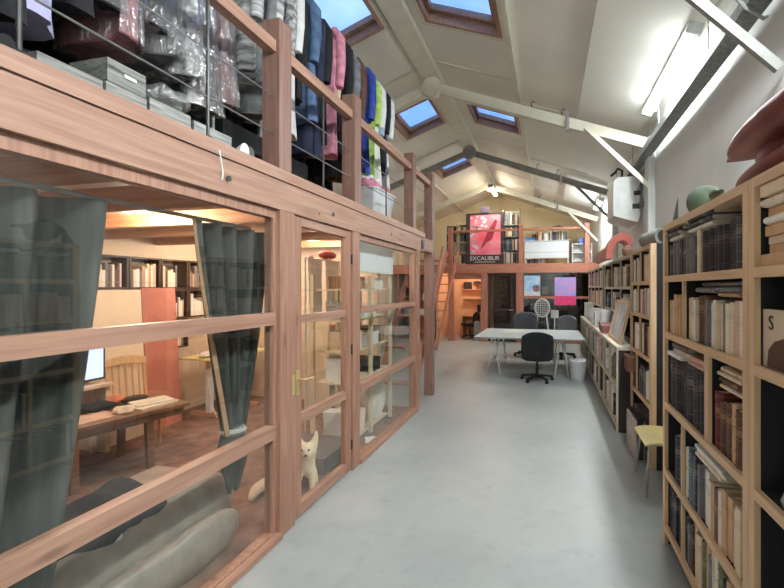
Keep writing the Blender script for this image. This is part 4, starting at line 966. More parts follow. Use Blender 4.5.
rack('bookcase', 'long low bookcase along the gable wall of the far mezzanine', -.6, .7, 14.9, 15.2, 2.5, (2.55, 3.0, 3.4), 3.8, M_PALEY)
t = thing('mezzanine_desk', 'long white desk with a blank front panel on the far mezzanine', 'desk', (-.05, 13.3, 2.5))
part(MB().box(-.78, .68, 13.05, 13.75, 3.22, 3.25), 'top', M_WHITE, t)
part(MB().box(-.74, .64, 13.08, 13.10, 2.68, 3.219), 'front_panel', plain('panel_white', (226, 234, 236), .5, .03, 3), t)
for x in (-.74, .6): part(MB().box(x, x + .04, 13.11, 13.7, 2.501, 3.219), 'leg', M_WHITE, t)
rack('small_shelf', 'small white open shelf at the wall end of the far mezzanine', .74, 1.34, 13.1, 13.4, 2.5, (2.56, 2.83, 3.1), 3.13, M_WHITE, 'shelf')
single(MB().box(.95, 1.25, 13.12, 13.35, 3.1315, 3.30).bevel(.01), 'blue_box', plain('bright_blue', (66, 104, 206), .5), 'bright blue box on the small white mezzanine shelf', 'box', (1.1, 13.2, 3.13))
single(MB().box(-.72, -.40, 13.1, 13.4, 3.2505, 3.34).bevel(.01), 'blue_box', plain('bright_blue2', (70, 130, 206), .5), 'flat blue box on the white mezzanine desk', 'box', (-.5, 13.2, 3.25))
single(MB().lathe([(.07, 0), (.075, .2), (.06, .24), (.07, .26)], (-.05, 13.25, 3.2505), 14), 'white_jar', M_WHITE, 'white jar on the white mezzanine desk', 'jar', (-.05, 13.25, 3.25))
# unreadably small volumes on the mezzanine racks: more than anyone could tell apart
mb = MB(); faces = []
mcol = ['charcoal cloth', 'ivory', 'grey cloth', 'slate blue', 'tan', 'black leather']
def mini(x0, x1, y, z, H, wx=(.03, .06)):
    x = x0
    while x < x1 - wx[1]:
        w = R.uniform(*wx); n0 = len(mb.bm.faces); mb.box(x, x + w, y, y + .2, z + .001, z + H * R.uniform(.7, .95)); mb.bm.faces.ensure_lookup_table()
        mi = R.randrange(len(mcol))
        for f in mb.bm.faces[n0:]: f.material_index = mi
        x += w + .002
for z, H in ((2.58, .36), (2.98, .3), (3.33, .3), (3.68, .2)):
    mini(-2.985, -2.74, 13.52, z, H); mini(-3.46, -3.12, 13.62, z, H)
for z, H in ((2.58, .4), (3.03, .4), (3.48, .35), (3.88, .45)): mini(-1.46, -.96, 13.62, z, H)
mini(-.35, -.16, 13.35, 3.25, .38); mini(.06, .62, 13.35, 3.25, .38)
for z, H in ((3.03, .35), (3.43, .33)): mini(-.56, .64, 14.92, z, H)
mini(-.7, 0, 13.3, 2.5, .2)
single(mb, 'mezzanine_books', [bookmat('spine_' + k.replace(' ', '_'), *PAL[k]) for k in mcol], 'rows of small distant books on the far mezzanine racks', 'books', (-1, 13.5, 2.5), kind='stuff', smooth=0)
# clutter lying on the handrail line
single(MB().tube([(.0, 13.45, 3.66), (.35, 13.45, 3.72), (.6, 13.45, 3.67)], [.04, .06, .02], 8), 'model_plane', plain('brown_model', (110, 74, 60), .6), 'brown model lying on the books of the white mezzanine desk', 'model', (.3, 13.45, 3.65))
# ladder up to the far mezzanine
t = thing('ladder', 'red brown wooden ladder leaning to the far mezzanine', 'ladder', (-3.2, 10.9, 0))
A, B_ = Vector((0, 10.8, 0.001)), Vector((0, 12.70, 2.9))
for x0, x1 in ((-3.42, -3.22), (-3.05, -2.85)): part(MB().bar((x0, A.y, A.z + .02), (x1, B_.y, B_.z), .05, .10), 'stringer', M_REDWZ, t)
for k in range(10):
    f = (k + 1) / 11; y = A.y + (B_.y - A.y) * f; z = B_.z * f; xx = .2 * f
    part(MB().box(-3.39 + xx, -3.08 + xx, y - .06, y + .06, z - .012, z + .012), 'rung', M_REDW, t)
# white lamp and cabinet beyond the ladder
rack('storage_shelf', 'timber storage shelf beside the orange office behind the ladder', -4.6, -3.7, 12.95, 13.4, 0, (.3, .8, 1.3, 1.75), 2.1, M_REDW, 'shelf')
single(MB().lathe([(.12, 0), (.09, .18), (.03, .25)], (-3.75 - .35, 13.1, 1.331), 14), 'white_vase', M_WHITE, 'white cone shaped vase on the shelf behind the ladder', 'vase', (-4.1, 13.1, 1.33))
single(MB().box(-4.4, -4.0, 13.0, 13.3, .8305, 1.02).bevel(.02), 'white_bag', M_WHITE, 'white bag on the shelf behind the ladder', 'bag', (-4.2, 13.1, .83))

# ------------------------------------------------------------------ clothes on the mezzanine
def cloth(name, c, var=.2, c2=None, scale=14, rough=.9, stretch=(1, 1, 1)):
    return plain('cloth_' + name, c, rough, var, scale, bump=.15, c2=c2, stretch=stretch)
CL = {'black': cloth('black', (24, 24, 28)), 'navy': cloth('navy', (34, 40, 66)), 'white': cloth('white', (226, 226, 224), .06), 'grey': cloth('grey', (120, 122, 124)),
      'royal blue': cloth('royal', (44, 70, 150)), 'pink': cloth('pink', (212, 140, 160)), 'cream': cloth('cream', (226, 206, 168)), 'lime green': cloth('lime', (186, 214, 110)),
      'dark red': cloth('dkred', (104, 34, 40)), 'black and white striped': cloth('zebra', (20, 20, 22), 0, (226, 226, 226), 26, .8, (.15, .15, 1)), 'denim blue': cloth('denim', (80, 104, 138)),
      'lavender': cloth('lavender', (178, 178, 216), .05), 'brown': cloth('brown', (92, 66, 54)), 'checked grey': cloth('check', (200, 200, 200), 0, (70, 70, 74), 30), 'rose': cloth('rose', (168, 92, 100)),
      'pale blue': cloth('paleblue', (160, 184, 206), .08)}
M_PLASTIC = glass('clear_plastic', (.9, .91, .92), .22, .16, .10, (.75, .77, .79))
def garment(y, x, zr, L, w, th, colr, label, group, sleeve=True, cover=False, name='garment', rz=0):
    """hangs from a rail at height zr running along y; front edge at x + w"""
    t = thing(name, label, 'clothes', (x, y, zr - .0), rz, group)
    ph = R.uniform(0, 6)
    def loops(grow=0, L=L, z0=-.10):
        lo = []
        for i in range(11):
            f = i / 10
            z = z0 - (L) * f
            if f < .12: ww = .05 + (w - .05) * (f / .12) ** .7; tt = .025 + (th - .025) * (f / .12)
            else: ww = w * (1 - .06 * math.sin(PI * (f - .12) / .88) + .05 * f); tt = th * (1 + .25 * f)
            am = .012 + .03 * f
            l = []
            for k in range(22):
                a = 2 * PI * k / 22
                ca, sa = math.cos(a), math.sin(a)
                l.append(((ww + grow) * math.copysign(abs(ca) ** .7, ca) + am * .5 * math.sin(3 * a + ph + 2 * f), (tt + grow) * math.copysign(abs(sa) ** .8, sa) + am * .6 * math.sin(5 * a + ph * 2 + 3 * f), z + .018 * f * math.sin(2 * a + ph)))
            lo.append(l)
        return lo
    body = part(MB().rings(loops()), 'cloth', CL[colr], t, world=False, smooth=70)
    if sleeve:
        for s in (-1, 1):
            sl = R.uniform(.45, .6)
            part(MB().tube([(s * w * .8, 0, -.15), (s * (w + .02), .01, -.25), (s * (w + .03), .02 * R.uniform(-1, 1), -.25 - sl * .5), (s * (w + .01), 0, -.25 - sl)], [.045, .055, .05, .045], 9), 'sleeve', CL[colr], t, world=False, smooth=70)
    part(MB().tube([(0, 0, -.11), (0, 0, -.03), (.02, 0, .012), (.0, 0, .03), (-.025, 0, .01)], .003, 5), 'hanger_hook', M_STEEL, t, world=False)
    if cover: part(MB().rings(loops(.03, L * 1.04, -.07)), 'plastic_cover', M_PLASTIC, body, world=False, smooth=70)
    return t
def hang_rail(x, y0, y1, z, label):
    t = thing('clothes_rail', label, 'clothes rail', (x, (y0 + y1) / 2, ZM))
    part(MB().tube([(x, y0, z), (x, y1, z)], .014, 8), 'rail', M_GREYST, t)
    for y in (y0 + .02, y1 - .02):
        part(MB().tube([(x, y, ZM - .004), (x, y, z)], .014, 8), 'post', M_GREYST, t)
        part(MB().tube([(x - .25, y, ZM + .012), (x + .2, y, ZM + .012)], .014, 8), 'foot', M_GREYST, t)
hang_rail(-2.34, .2, 2.42, 4.06, 'grey clothes rail holding the plastic wrapped garments')
hang_rail(-2.34, 2.46, 5.3, 4.54, 'grey clothes rail holding the coloured garments')
hang_rail(-3.05, .2, 5.2, 4.2, 'second clothes rail farther inside full of dark coats')
NEARC = [('black', 0, 1.1), ('black', 1, 1.0), ('black', 0, 1.15), ('black', 0, 1.1), ('lavender', 0, 1.05), ('black', 0, .9), ('black', 1, .8), ('rose', 1, .92), ('black', 1, .75), ('grey', 1, .85), ('checked grey', 1, .9), ('black', 1, 1.05), ('dark red', 1, .95)]
y = .78
for k, (c_, cov, L) in enumerate(NEARC):
    garment(y, -2.34, 4.03, L, .23, .055, c_, '%s garment%s, %s along the plastic wrapped rail' % (c_, ' under clear plastic' if cov else '', ORD[k + 1]), 'garments on the plastic wrapped rail', sleeve=not cov, cover=bool(cov))
    y += .125
MIDC = ['black and white striped', 'grey', 'black and white striped', 'checked grey', 'white', 'black', 'denim blue', 'navy', 'black', 'pink', 'cream', 'black', 'black', 'grey',
        'brown', 'dark red', 'royal blue', 'royal blue', 'lime green', 'white', 'pale blue', 'black', 'grey', 'white']
y = 2.63
for k, c_ in enumerate(MIDC):
    L = R.uniform(.95, 1.55)
    if k > 14: L = R.uniform(1.15, 1.5)
    garment(y, -2.33, 4.51, L, R.uniform(.15, .25), R.uniform(.03, .055), c_, '%s garment, %s along the coloured clothes rail' % (c_, ORD[k + 1]), 'garments on the coloured rail', rz=R.uniform(-.25, .25))
    y += .115 if k < 14 else .105
for k in range(14):
    garment(.5 + k * .33, -3.05, 4.17, R.uniform(1.0, 1.2), .26, .12, 'black', 'black bulky coat, %s along the inner dark rail' % ORD[k + 1], 'coats on the inner rail')

# floor of the mezzanine: cases, shoe boxes, bundles
for k, (y, l, h) in enumerate(((.75, .5, .32), (1.35, .55, .26), (2.0, .5, .34), (2.75, .6, .42), (3.3, .4, .38))):
    t = thing('suitcase', '%s black case lying on the mezzanine floor, counted along the railing' % ORD[k + 1], 'case', (-2.55, y, ZM), 0, 'black cases on the mezzanine')
    part(MB().box(-2.86, -2.30, y - l / 2, y + l / 2, ZM, ZM + h).bevel(.05, 3), 'shell', M_BLACKF, t)
    part(MB().tube([(-2.302, y - .1, ZM + h * .6), (-2.27, y - .08, ZM + h * .6), (-2.27, y + .08, ZM + h * .6), (-2.302, y + .1, ZM + h * .6)], .012, 6), 'handle', M_BLACK, t)
M_PACK = plain('grey_pack', (150, 150, 146), .35, 0, 30, c2=(78, 80, 80), stretch=(1, .2, 3))
for k, (y, z, h, l) in enumerate(((1.29, 0, .12, .24), (1.52, 0, .13, .19), (1.52, .132, .11, .18), (1.75, 0, .15, .24), (2.03, 0, .14, .28))):
    t = thing('folded_pack', ['flat pale plastic pack close to the black case', 'pale grey striped pack under another on the mezzanine edge', 'pale grey striped pack lying on another pack', 'single grey striped pack by the glassy bag', 'small grey pack before the brown post'][k], 'pack', (-2.08, y, ZM + z), 0, 'grey packs on the mezzanine edge')
    part(MB().box(-2.20, -1.97, y - l / 2, y + l / 2, ZM + z + .001, ZM + z + h).bevel(.045, 3), 'wrapper', M_PACK, t)
    if k in (0, 2): part(MB().box(-1.97, -1.964, y - l * .1, y + l * .22, ZM + z + h * .45, ZM + z + h * .62), 'sticker', M_WHITE, t)
mb = blob(MB(), (-2.07, 1.80, ZM + .222), (.10, .13, .07), f=lambda p: Vector((p.x + .01 * math.sin(p.z * 70 + p.y * 40), p.y, p.z + .012 * math.sin(p.y * 50 + p.x * 30))))
single(mb, 'plastic_bag', M_PLASTIC, 'crumpled clear plastic bag on a grey pack at the mezzanine edge', 'bag', (-2.07, 1.80, ZM + .152), smooth=60)
def shoe(x, y, z, rz, m, label):
    t = thing('shoe', label, 'shoe', (x, y, z), rz, 'shoes on the mezzanine edge')
    lo = []
    for i in range(10):
        f = i / 9; yy = -.13 + .26 * f; w = .03 + .014 * math.sin(PI * f) ** .5; hh = .095 - .055 * min(1, f * 1.5) + .01
        lo.append([(w * math.cos(2 * PI * k / 12), yy, .012 + hh / 2 + hh / 2 * math.sin(2 * PI * k / 12)) for k in range(12)])
    part(MB().rings(lo), 'upper', m, t, world=False, smooth=60)
    part(MB().box(-.042, .042, -.135, .135, 0, .018).bevel(.008), 'sole', M_WHITE, t, world=False)
for k, (y, rz, m, nm) in enumerate(((1.05, .4, M_BLACK, 'black'), (1.16, .7, M_BLACK, 'black'), (2.26, 1.2, M_WHITE, 'white'), (2.34, 1.0, M_BLACK, 'black'))):
    shoe(-2.03, y, ZM, rz, m, ['black shoe on the mezzanine edge by the cable foot', 'second black shoe next to the flat pale pack', 'white shoe by the brown post', 'black shoe touching the brown post'][k])
single(MB().box(-2.0, -1.96, 1.42, 1.70, ZM + .001, ZM + .03).bevel(.01), 'blue_strap', plain('blue_print_cloth', (90, 100, 160), .7, 0, 60, c2=(214, 214, 222)), 'blue and white patterned strap lying along the mezzanine edge', 'strap', (-1.98, 1.5, ZM))
single(MB().tube([(-1.93, .94, ZM + .015), (-1.95, 1.0, ZM + .05), (-2.0, 1.03, ZM + .07), (-2.05, 1.0, ZM + .05), (-2.06, .95, ZM + .015)], .02, 8), 'metal_clamp', M_GREYST, 'round metal clamp at the railing end', 'clamp', (-2, 1, ZM))
# grey basket with pink bundles
t = thing('storage_basket', 'pale grey open basket of clothes by the last brown posts', 'basket', (-2.12, 4.72, ZM))
mb = MB()
def rr(w, l, z): return [(-2.14 + a * w, 4.7 + b * l, z) for a, b in ((-.8, -1), (.8, -1), (1, -.8), (1, .8), (.8, 1), (-.8, 1), (-1, .8), (-1, -.8))]
mb.rings([rr(.12, .26, ZM + .001), rr(.17, .33, ZM + .36), rr(.185, .345, ZM + .36), rr(.185, .345, ZM + .38), rr(.16, .32, ZM + .38), rr(.11, .25, ZM + .012)])
part(mb, 'tub', plain('pale_tub', (200, 204, 208), .4), t)
for k, (x, y, z, c_, r) in enumerate(((-2.14, 4.55, .43, 'pink', (.13, .17, .09)), (-2.12, 4.85, .42, 'rose', (.12, .15, .08)), (-2.2, 4.7, .52, 'white', (.11, .2, .07)))):
    mb = blob(MB(), (x, y, ZM + z), r, f=lambda p: Vector((p.x + .012 * math.sin(p.y * 40), p.y, p.z + .018 * math.sin(p.y * 33 + p.x * 41))))
    single(mb, 'cloth_bundle', CL[c_], ['pink', 'rose', 'white'][k] + ' bundled cloth heaped in the pale grey basket', 'cloth', (x, y, ZM + z - r[2]), 'bundles in the grey basket', smooth=70)

# ------------------------------------------------------------------ the glazed room
M_VELVET = plain('grey_green_velvet', (82, 84, 80), .8, .3, 5, stretch=(4, 4, .4))
def curtain_strip(name_parent, f, mat, nm, nu=60, nv=24): return part(MB().grid(f, nu, nv, .006), nm, mat, name_parent, smooth=70)
t = thing('curtain', 'long grey green velvet curtain drawn to the near end of the glass', 'curtain', (-2.0, .9, .05))
def cf(u, v):
    y0, y1 = .46 + .1 * v, 1.525 - .30 * v ** 1.2
    y = y0 + (y1 - y0) * u
    return Vector((-2.07 + .075 * math.sin(u * 30 + .6 * v) + .03 * math.sin(u * 13 + 2), y, 2.13 - 2.09 * v))
curtain_strip(t, cf, M_VELVET, 'drape')
part(MB().tube([(-2.03, -.4, 2.145), (-2.03, 2.40, 2.145)], .012, 8), 'curtain_rail', M_GREYST, t)
t = thing('curtain', 'grey green velvet curtain gathered and tied low beside the glass door', 'curtain', (-2.0, 2.25, .4))
def cf2(u, v):
    # v 0 top .. 1 tie
    k = v ** 1.15
    y0 = 1.93 + (2.17 - 1.93) * k; y1 = 2.52 + (2.33 - 2.52) * v ** 1.6
    y = y0 + (y1 - y0) * u
    return Vector((-2.05 + (.065 - .03 * v) * math.sin(u * 26 + 1) + .012 * math.sin(u * 9), y, 2.13 - 1.35 * v))
curtain_strip(t, cf2, M_VELVET, 'drape')
def cf3(u, v):
    y0 = 1.905 + .245 * v ** 1.15
    return Vector((-2.0, y0 + .035 * u, 2.13 - 1.35 * v))
curtain_strip(t, cf3, plain('tan_lining', (176, 140, 108), .8), 'lining_edge', 3, 20)
lo = []
for i in range(9):
    f = i / 8
    lo.append([(-2.03 + (.05 + .035 * math.sin(PI * f)) * math.cos(2 * PI * k / 16) * (1 - .3 * f) + .008 * math.sin(k * 2.1), 2.25 + (.06 + .06 * math.sin(PI * min(1, f * 1.2))) * math.sin(2 * PI * k / 16) * (1 - .25 * f), .80 - .40 * f + .02 * math.sin(k * 1.9)) for k in range(16)])
part(MB().rings(lo), 'knotted_tail', M_VELVET, t, smooth=70)
part(MB().lathe([(.07, -.02), (.082, 0), (.07, .02)], (-2.03, 2.25, .79), 16), 'tie_band', plain('tie_band', (190, 186, 176), .7), t)

# grey leather lounger with dark bag
t = thing('lounge_sofa', 'low grey leather sofa with rolled front along the glass', 'sofa', (-2.35, 1.9, .012))
M_LEATH = plain('grey_leather', (152, 142, 130), .32, .12, 9, bump=.12)
def softbox(x0, x1, y0, y1, z0, z1, b=.1):
    return MB().box(x0, x1, y0, y1, z0, z1).bevel(b, 4)
part(softbox(-2.86, -2.20, 1.34, 2.42, .06, .40, .12), 'seat_cushion', M_LEATH, t, smooth=60)
def bolster(xc, zc, rx, rz_, y0, y1, n=21):
    lo = []
    for i in range(n):
        f = i / (n - 1); y = y0 + (y1 - y0) * f; d_ = min(f, 1 - f) * (y1 - y0) / .28
        e = math.sqrt(max(.0005, 1 - max(0, 1 - d_) ** 2)); sag = 1 + .05 * math.sin(f * 11) + .03 * math.sin(f * 23)
        lo.append([(xc + rx * e * math.copysign(abs(math.cos(2 * PI * k / 20)) ** .8, math.cos(2 * PI * k / 20)), y, zc + rz_ * e * sag * math.sin(2 * PI * k / 20)) for k in range(20)])
    return MB().rings(lo)
part(bolster(-2.26, .285, .15, .20, 1.3, 2.46), 'rolled_back', M_LEATH, t, smooth=70)
part(bolster(-2.08, .155, .075, .14, 1.32, 2.36), 'outer_roll', M_LEATH, t, smooth=70)
for x in (-2.8, -2.25):
    for y in (1.5, 2.25): part(MB().tube([(x, y, .0125), (x, y, .08)], .025, 8), 'foot', M_BLACK, t)
t = thing('backpack', 'slumped black bag with a small white tag lying on the grey sofa', 'bag', (-2.4, 1.68, .4))
mb = blob(MB(), (-2.40, 1.68, .46), (.25, .40, .125), 28, 18, f=lambda p: Vector((p.x + .02 * math.sin(p.y * 17), p.y, p.z + .03 * math.sin(p.y * 13 + p.x * 9) + .02 * math.sin(p.y * 31))))
part(mb, 'body', M_BLACKF, t, smooth=70)
part(MB().box(-2.157, -2.152, 1.60, 1.635, .43, .48, None), 'tag', M_WHITE, t)
part(MB().tube([(-2.3, 1.38, .54), (-2.26, 1.5, .575), (-2.28, 1.7, .58), (-2.34, 1.9, .54)], .016, 6), 'strap', M_BLACK, t)
mb = blob(MB(), (-3.05, 1.85, .11), (.2, .33, .1), f=lambda p: Vector((p.x, p.y, p.z + .015 * math.sin(p.y * 25 + p.x * 12))))
single(mb, 'dark_cushion', M_BLACKF, 'dark cushion slumped on the carpet by the low table', 'cushion', (-3.05, 1.85, .012), smooth=70)
mb = blob(MB(), (-3.25, 2.35, .05), (.3, .34, .038), f=lambda p: Vector((p.x, p.y, p.z + .008 * math.sin(p.y * 25 + p.x * 12))))
single(mb, 'brown_blanket', cloth('blanket', (96, 76, 62)), 'flat brown blanket on the carpet beside the dark cushion', 'blanket', (-3.25, 2.35, .012), smooth=70)

# low table, frame-local
t = thing('low_table', 'low wooden table covered with papers in the glazed room', 'table', (-4.02, 3.02, .012), -.27)
M_TBL = wood('grey_brown_wood', (150, 118, 92), (116, 88, 66), axis='Y')
def TP(mb, n, m): return part(mb, n, m, t, world=False)
TP(MB().box(-.33, .33, -.47, .47, .515, .548).bevel(.006), 'table_top', M_TBL)
TP(MB().box(-.29, .29, -.43, .43, .44, .514), 'apron', M_TBL)
for sx in (-1, 1):
    for yy in (-.42, .13): TP(MB().bar((sx * .27, yy, .44), (sx * .29, yy, 0), .055, .055, (0, 1, 0)), 'leg', M_TBL)
TB = Matrix.Translation((-4.02, 3.02, .5605)) @ Matrix.Rotation(-.27, 4, 'Z')
def on_table(mb, name, mat, label, cat, p, smooth=35):
    bmesh.ops.transform(mb.bm, matrix=TB @ Matrix.Translation((p[0], p[1], p[2])), verts=mb.bm.verts)
    q = TB @ Vector(p)
    return single(mb, name, mat, label, cat, q, smooth=smooth)
for k, (x, y, z, w, h, th, rz, lab) in enumerate(((.1, .22, 0, .3, .36, .022, .2, 'thick sheaf of pale papers at the far end of the low table'), (.06, .25, .0225, .26, .32, .012, -.1, 'loose pale papers on top of the thick sheaf'),
                                           (.1, -.25, 0, .3, .34, .012, .1, 'pale pink folder at the near end of the low table'))):
    on_table(MB().box(-w / 2, w / 2, -h / 2, h / 2, 0, th, Matrix.Rotation(rz, 4, 'Z')), 'paper_stack', M_PAPER if k < 2 else plain('pink_folder', (222, 186, 160), .7), lab, 'papers', (x, y, z))
on_table(blob(MB(), (0, 0, .045), (.11, .15, .045), f=lambda p: Vector((p.x, p.y, p.z + .012 * math.sin(p.y * 40)))), 'black_hat', M_BLACKF, 'crumpled black hat on the low table', 'hat', (-.13, -.12, 0), 70)
on_table(blob(MB(), (0, 0, .035), (.07, .12, .035)), 'dark_glove', cloth('dkbrown', (58, 46, 40)), 'dark glove lying by the paper sheaf', 'glove', (-.17, .2, 0), 70)
on_table(blob(MB(), (0, 0, .03), (.08, .09, .03), f=lambda p: Vector((p.x + .015 * math.sin(p.y * 60), p.y, p.z + .014 * math.sin(p.x * 70)))), 'string_ball', M_CREAM, 'tangle of cream string on the low table', 'string', (.17, -.03, 0), 70)
on_table(blob(MB(), (0, 0, .04), (.1, .12, .04), f=lambda p: Vector((p.x, p.y, p.z + .02 * math.sin(p.y * 30)))), 'orange_cloth', cloth('orange', (206, 124, 90)), 'orange cloth heaped at the back of the low table', 'cloth', (-.24, .03, 0), 70)

# wooden chair by the boards
t = thing('wooden_chair', 'pale wooden spindle back chair behind the low table', 'chair', (-4.40, 3.47, .012), 1.25)
M_CH = wood('honey_wood', (226, 194, 146), (204, 164, 112), axis='Z')
def CP(mb, n): return part(mb, n, M_CH, t, world=False)
CP(MB().box(-.2, .2, -.2, .2, .43, .46).bevel(.01), 'seat')
for sx in (-.17, .17):
    CP(MB().tube([(sx, -.17, 0), (sx, -.17, .43)], .018, 8), 'leg'); CP(MB().tube([(sx, .18, 0), (sx, .17, .45), (sx, .24, .86)], .018, 8), 'leg')
CP(MB().grid(lambda u, v: Vector((-.19 + .38 * u, .235 + .02 * v, .84 + .08 * v + .035 * math.sin(PI * u))), 8, 3, .018), 'top_rail')
for k in range(5): CP(MB().tube([(-.12 + .06 * k, .175, .455), (-.12 + .06 * k, .236, .86)], .009, 6), 'spindle')
# leaning boards
single(MB().box(-.012, .012, -.30, .30, 0, 1.7, Tm((-4.63, 3.50, .0125), 0, -.064, 0)), 'board', plain('cream_board', (238, 222, 196), .7, .03), 'tall cream board leaning on the back wall', 'board', (-4.63, 3.50, .0125))
single(MB().box(-.012, .012, -.22, .22, 0, 1.72, Tm((-4.63, 4.03, .0125), 0, -.064, 0)), 'board', plain('red_board', (208, 142, 128), .35, .1, 3, c2=(184, 116, 104)), 'tall red board leaning beside the cream board', 'board', (-4.63, 4.03, .0125))
t = thing('computer_screen', 'lit bluish computer screen behind the curtain edge', 'screen', (-4.55, 3.02, .7))
part(MB().box(-4.58, -4.55, 2.70, 3.28, .78, 1.16).bevel(.006), 'casing', M_BLACK, t)
part(MB().box(-4.549, -4.546, 2.72, 3.26, .80, 1.14), 'display', emit('screen_glow', (170, 190, 250), 1.4), t)
part(MB().box(-4.66, -4.58, 2.95, 3.05, .741, .95), 'stand', M_BLACK, t)
t = thing('desk', 'plain desk under the lit screen against the back wall', 'desk', (-4.72, 2.7, .012))
part(MB().box(-4.97, -4.46, 2.0, 3.30, .71, .74), 'top', M_CREAM, t)
for y in (2.03, 3.27): part(MB().box(-4.95, -4.5, y - .02, y + .02, .012, .71), 'leg', M_CREAM, t)

# pale yellow T-leg table
t = thing('folding_table', 'pale yellow table on a white T-shaped leg by the back wall', 'table', (-4.45, 4.5, .012))
part(MB().box(-4.72, -4.15, 4.3, 5.3, .785, .81).bevel(.004), 'table_top', plain('yellow_top', (232, 222, 150), .5, .04), t)
for y in (4.5, 5.05):
    part(MB().box(-4.47, -4.40, y - .03, y + .03, .06, .784), 'leg', M_WHITE, t)
    part(MB().box(-4.72, -4.12, y - .035, y + .035, .0125, .06).bevel(.01), 'foot', M_JOIST, t)
part(MB().tube([(-4.3, 4.4, .78), (-4.33, 4.37, .5), (-4.3, 4.4, .2), (-4.25, 4.43, .02)], .008, 6), 'cord', M_WHITE, t)
single(blob(MB(), (-4.4, 4.52, .85), (.12, .2, .039), f=lambda p: Vector((p.x, p.y, p.z + .008 * math.sin(p.y * 40)))), 'white_cloth', CL['white'], 'crumpled white cloth on the pale yellow table', 'cloth', (-4.4, 4.52, .811), smooth=70)
single(MB().box(-4.6, -4.3, 4.85, 5.15, .811, .95).bevel(.01), 'white_printer', M_WHITE, 'white printer on the pale yellow table behind the tied curtain', 'printer', (-4.45, 5, .811))

# wall cubes with books
cubs = [(k, r) for r in range(2) for k in range(5)] + [(3, 2)]
M_FRAME = plain('dark_cube', (70, 52, 46), .5)
mb_b = MB(); mini_cols = ['ivory', 'tan', 'white', 'grey cloth', 'brown leather', 'cream']
nth = 0
for k, r in cubs:
    y0 = 2.9 + k * .395; z0 = 1.72 - r * .39; nth += 1
    t = thing('wall_cube', 'dark framed wall cube of pale books, %s row, %s from the curtain' % (['upper', 'lower', 'lone third'][r], ORD[k + 1]), 'shelf', (XB, y0, z0), 0, 'wall cubes of books')
    b = MB()
    for (ya, yb, za, zb) in ((y0, y0 + .385, z0, z0 + .02), (y0, y0 + .385, z0 + .36, z0 + .38), (y0, y0 + .02, z0 + .02, z0 + .36), (y0 + .365, y0 + .385, z0 + .02, z0 + .36)): b.box(XB + .001, XB + .25, ya, yb, za, zb)
    part(b, 'frame', M_FRAME, t)
    part(MB().box(XB + .001, XB + .012, y0 + .02, y0 + .365, z0 + .02, z0 + .36), 'back_panel', M_CREAM if k != 4 else M_FRAME, t)
    yy = y0 + .024
    while yy < y0 + .33 and R.random() < .97:
        w = R.uniform(.018, .04); n0 = len(mb_b.bm.faces); mb_b.box(XB + .05, XB + .215, yy, yy + w, z0 + .0205, z0 + .02 + R.uniform(.18, .3)); mb_b.bm.faces.ensure_lookup_table(); mi = R.randrange(6)
        for f in mb_b.bm.faces[n0:]: f.material_index = mi
        yy += w + .002
single(mb_b, 'wall_cube_books', [bookmat('spine_' + k.replace(' ', '_'), *PAL[k]) for k in mini_cols], 'rows of small books in the dark wall cubes', 'books', (XB + .1, 3.9, 1.4), kind='stuff', smooth=0)

# storage racks behind the second glazing
M_RACK = plain('cream_rack', (220, 206, 176), .5, .05)
t = thing('storage_rack', 'cream storage rack with shelves of boxes behind the far glass bay', 'rack', (-2.25, 4.45, .012))
for y in (3.9, 4.42, 5.02):
    for x in (-2.06, -2.5): part(MB().box(x - .02, x + .02, y - .02, y + .02, .0125, 1.88), 'upright', M_RACK, t)
for z in (.05, .68, 1.02, 1.36, 1.7): part(MB().box(-2.48, -2.08, 3.92, 5.0, z, z + .02), 'shelf', M_RACK, t)
t = thing('round_drum', 'big round white drum on its side in the cream rack', 'drum', (-2.25, 4.72, .07))
part(MB().lathe([(.02, -.1), (.25, -.1), (.263, -.08), (.263, .08), (.25, .1), (.02, .1)], n=32, M=Tm((-2.2, 4.72, .342), 0, PI / 2, 0)), 'shell', plain('drum_white', (230, 224, 208), .5), t)
part(MB().lathe([(.264, -.085), (.27, -.08), (.27, .08), (.264, .085)], n=32, cap=False, M=Tm((-2.2, 4.72, .342), 0, PI / 2, 0)), 'hoop', M_RACK, t)
RBX = [(4.02, .0705, .14, .3, 'white'), (4.25, .0705, .2, .25, 'beige'), (4.1, .7005, .2, .25, 'white'), (4.66, .7005, .25, .16, 'black'), (4.15, 1.0405, .22, .2, 'cream'), (4.6, 1.0405, .26, .15, 'white'), (4.85, 1.0405, .14, .2, 'brown'),
       (4.1, 1.3805, .2, .2, 'grey'), (4.5, 1.3805, .3, .12, 'white'), (4.2, 1.7205, .28, .14, 'brown'), (4.75, 1.7205, .24, .14, 'white')]
bx = {'white': M_WHITE, 'beige': M_CREAM, 'black': M_BLACK, 'cream': M_RACK, 'brown': plain('kraft', (156, 122, 90), .8), 'grey': M_GREYST}
for k, (y, z, l, h, c_) in enumerate(RBX):
    lev = {.0705: 'lowest', .7005: 'second', 1.0405: 'third', 1.3805: 'fourth', 1.7205: 'top'}[z]
    pos = 'door end' if y < 4.35 else 'middle' if y < 4.7 else 'far end'
    t = thing('storage_box', '%s box on the %s shelf of the cream rack, %s' % (c_, lev, pos), 'box', (-2.24, y, z), 0, 'boxes in the cream rack')
    part(MB().box(-2.4, -2.1, y - l / 2, y + l / 2, z, z + h * .75).bevel(.005), 'body', bx[c_], t)
    part(MB().box(-2.405, -2.095, y - l / 2 - .004, y + l / 2 + .004, z + h * .75 + .0005, z + h).bevel(.004), 'lid', bx[c_], t)
t = thing('roller_blind', 'white roller blind half lowered inside the far glass bay', 'blind', (-1.98, 4.4, 2.2))
part(MB().tube([(-1.98, 3.68, 2.23), (-1.98, 4.95, 2.23)], .022, 10), 'roller', M_WHITE, t)
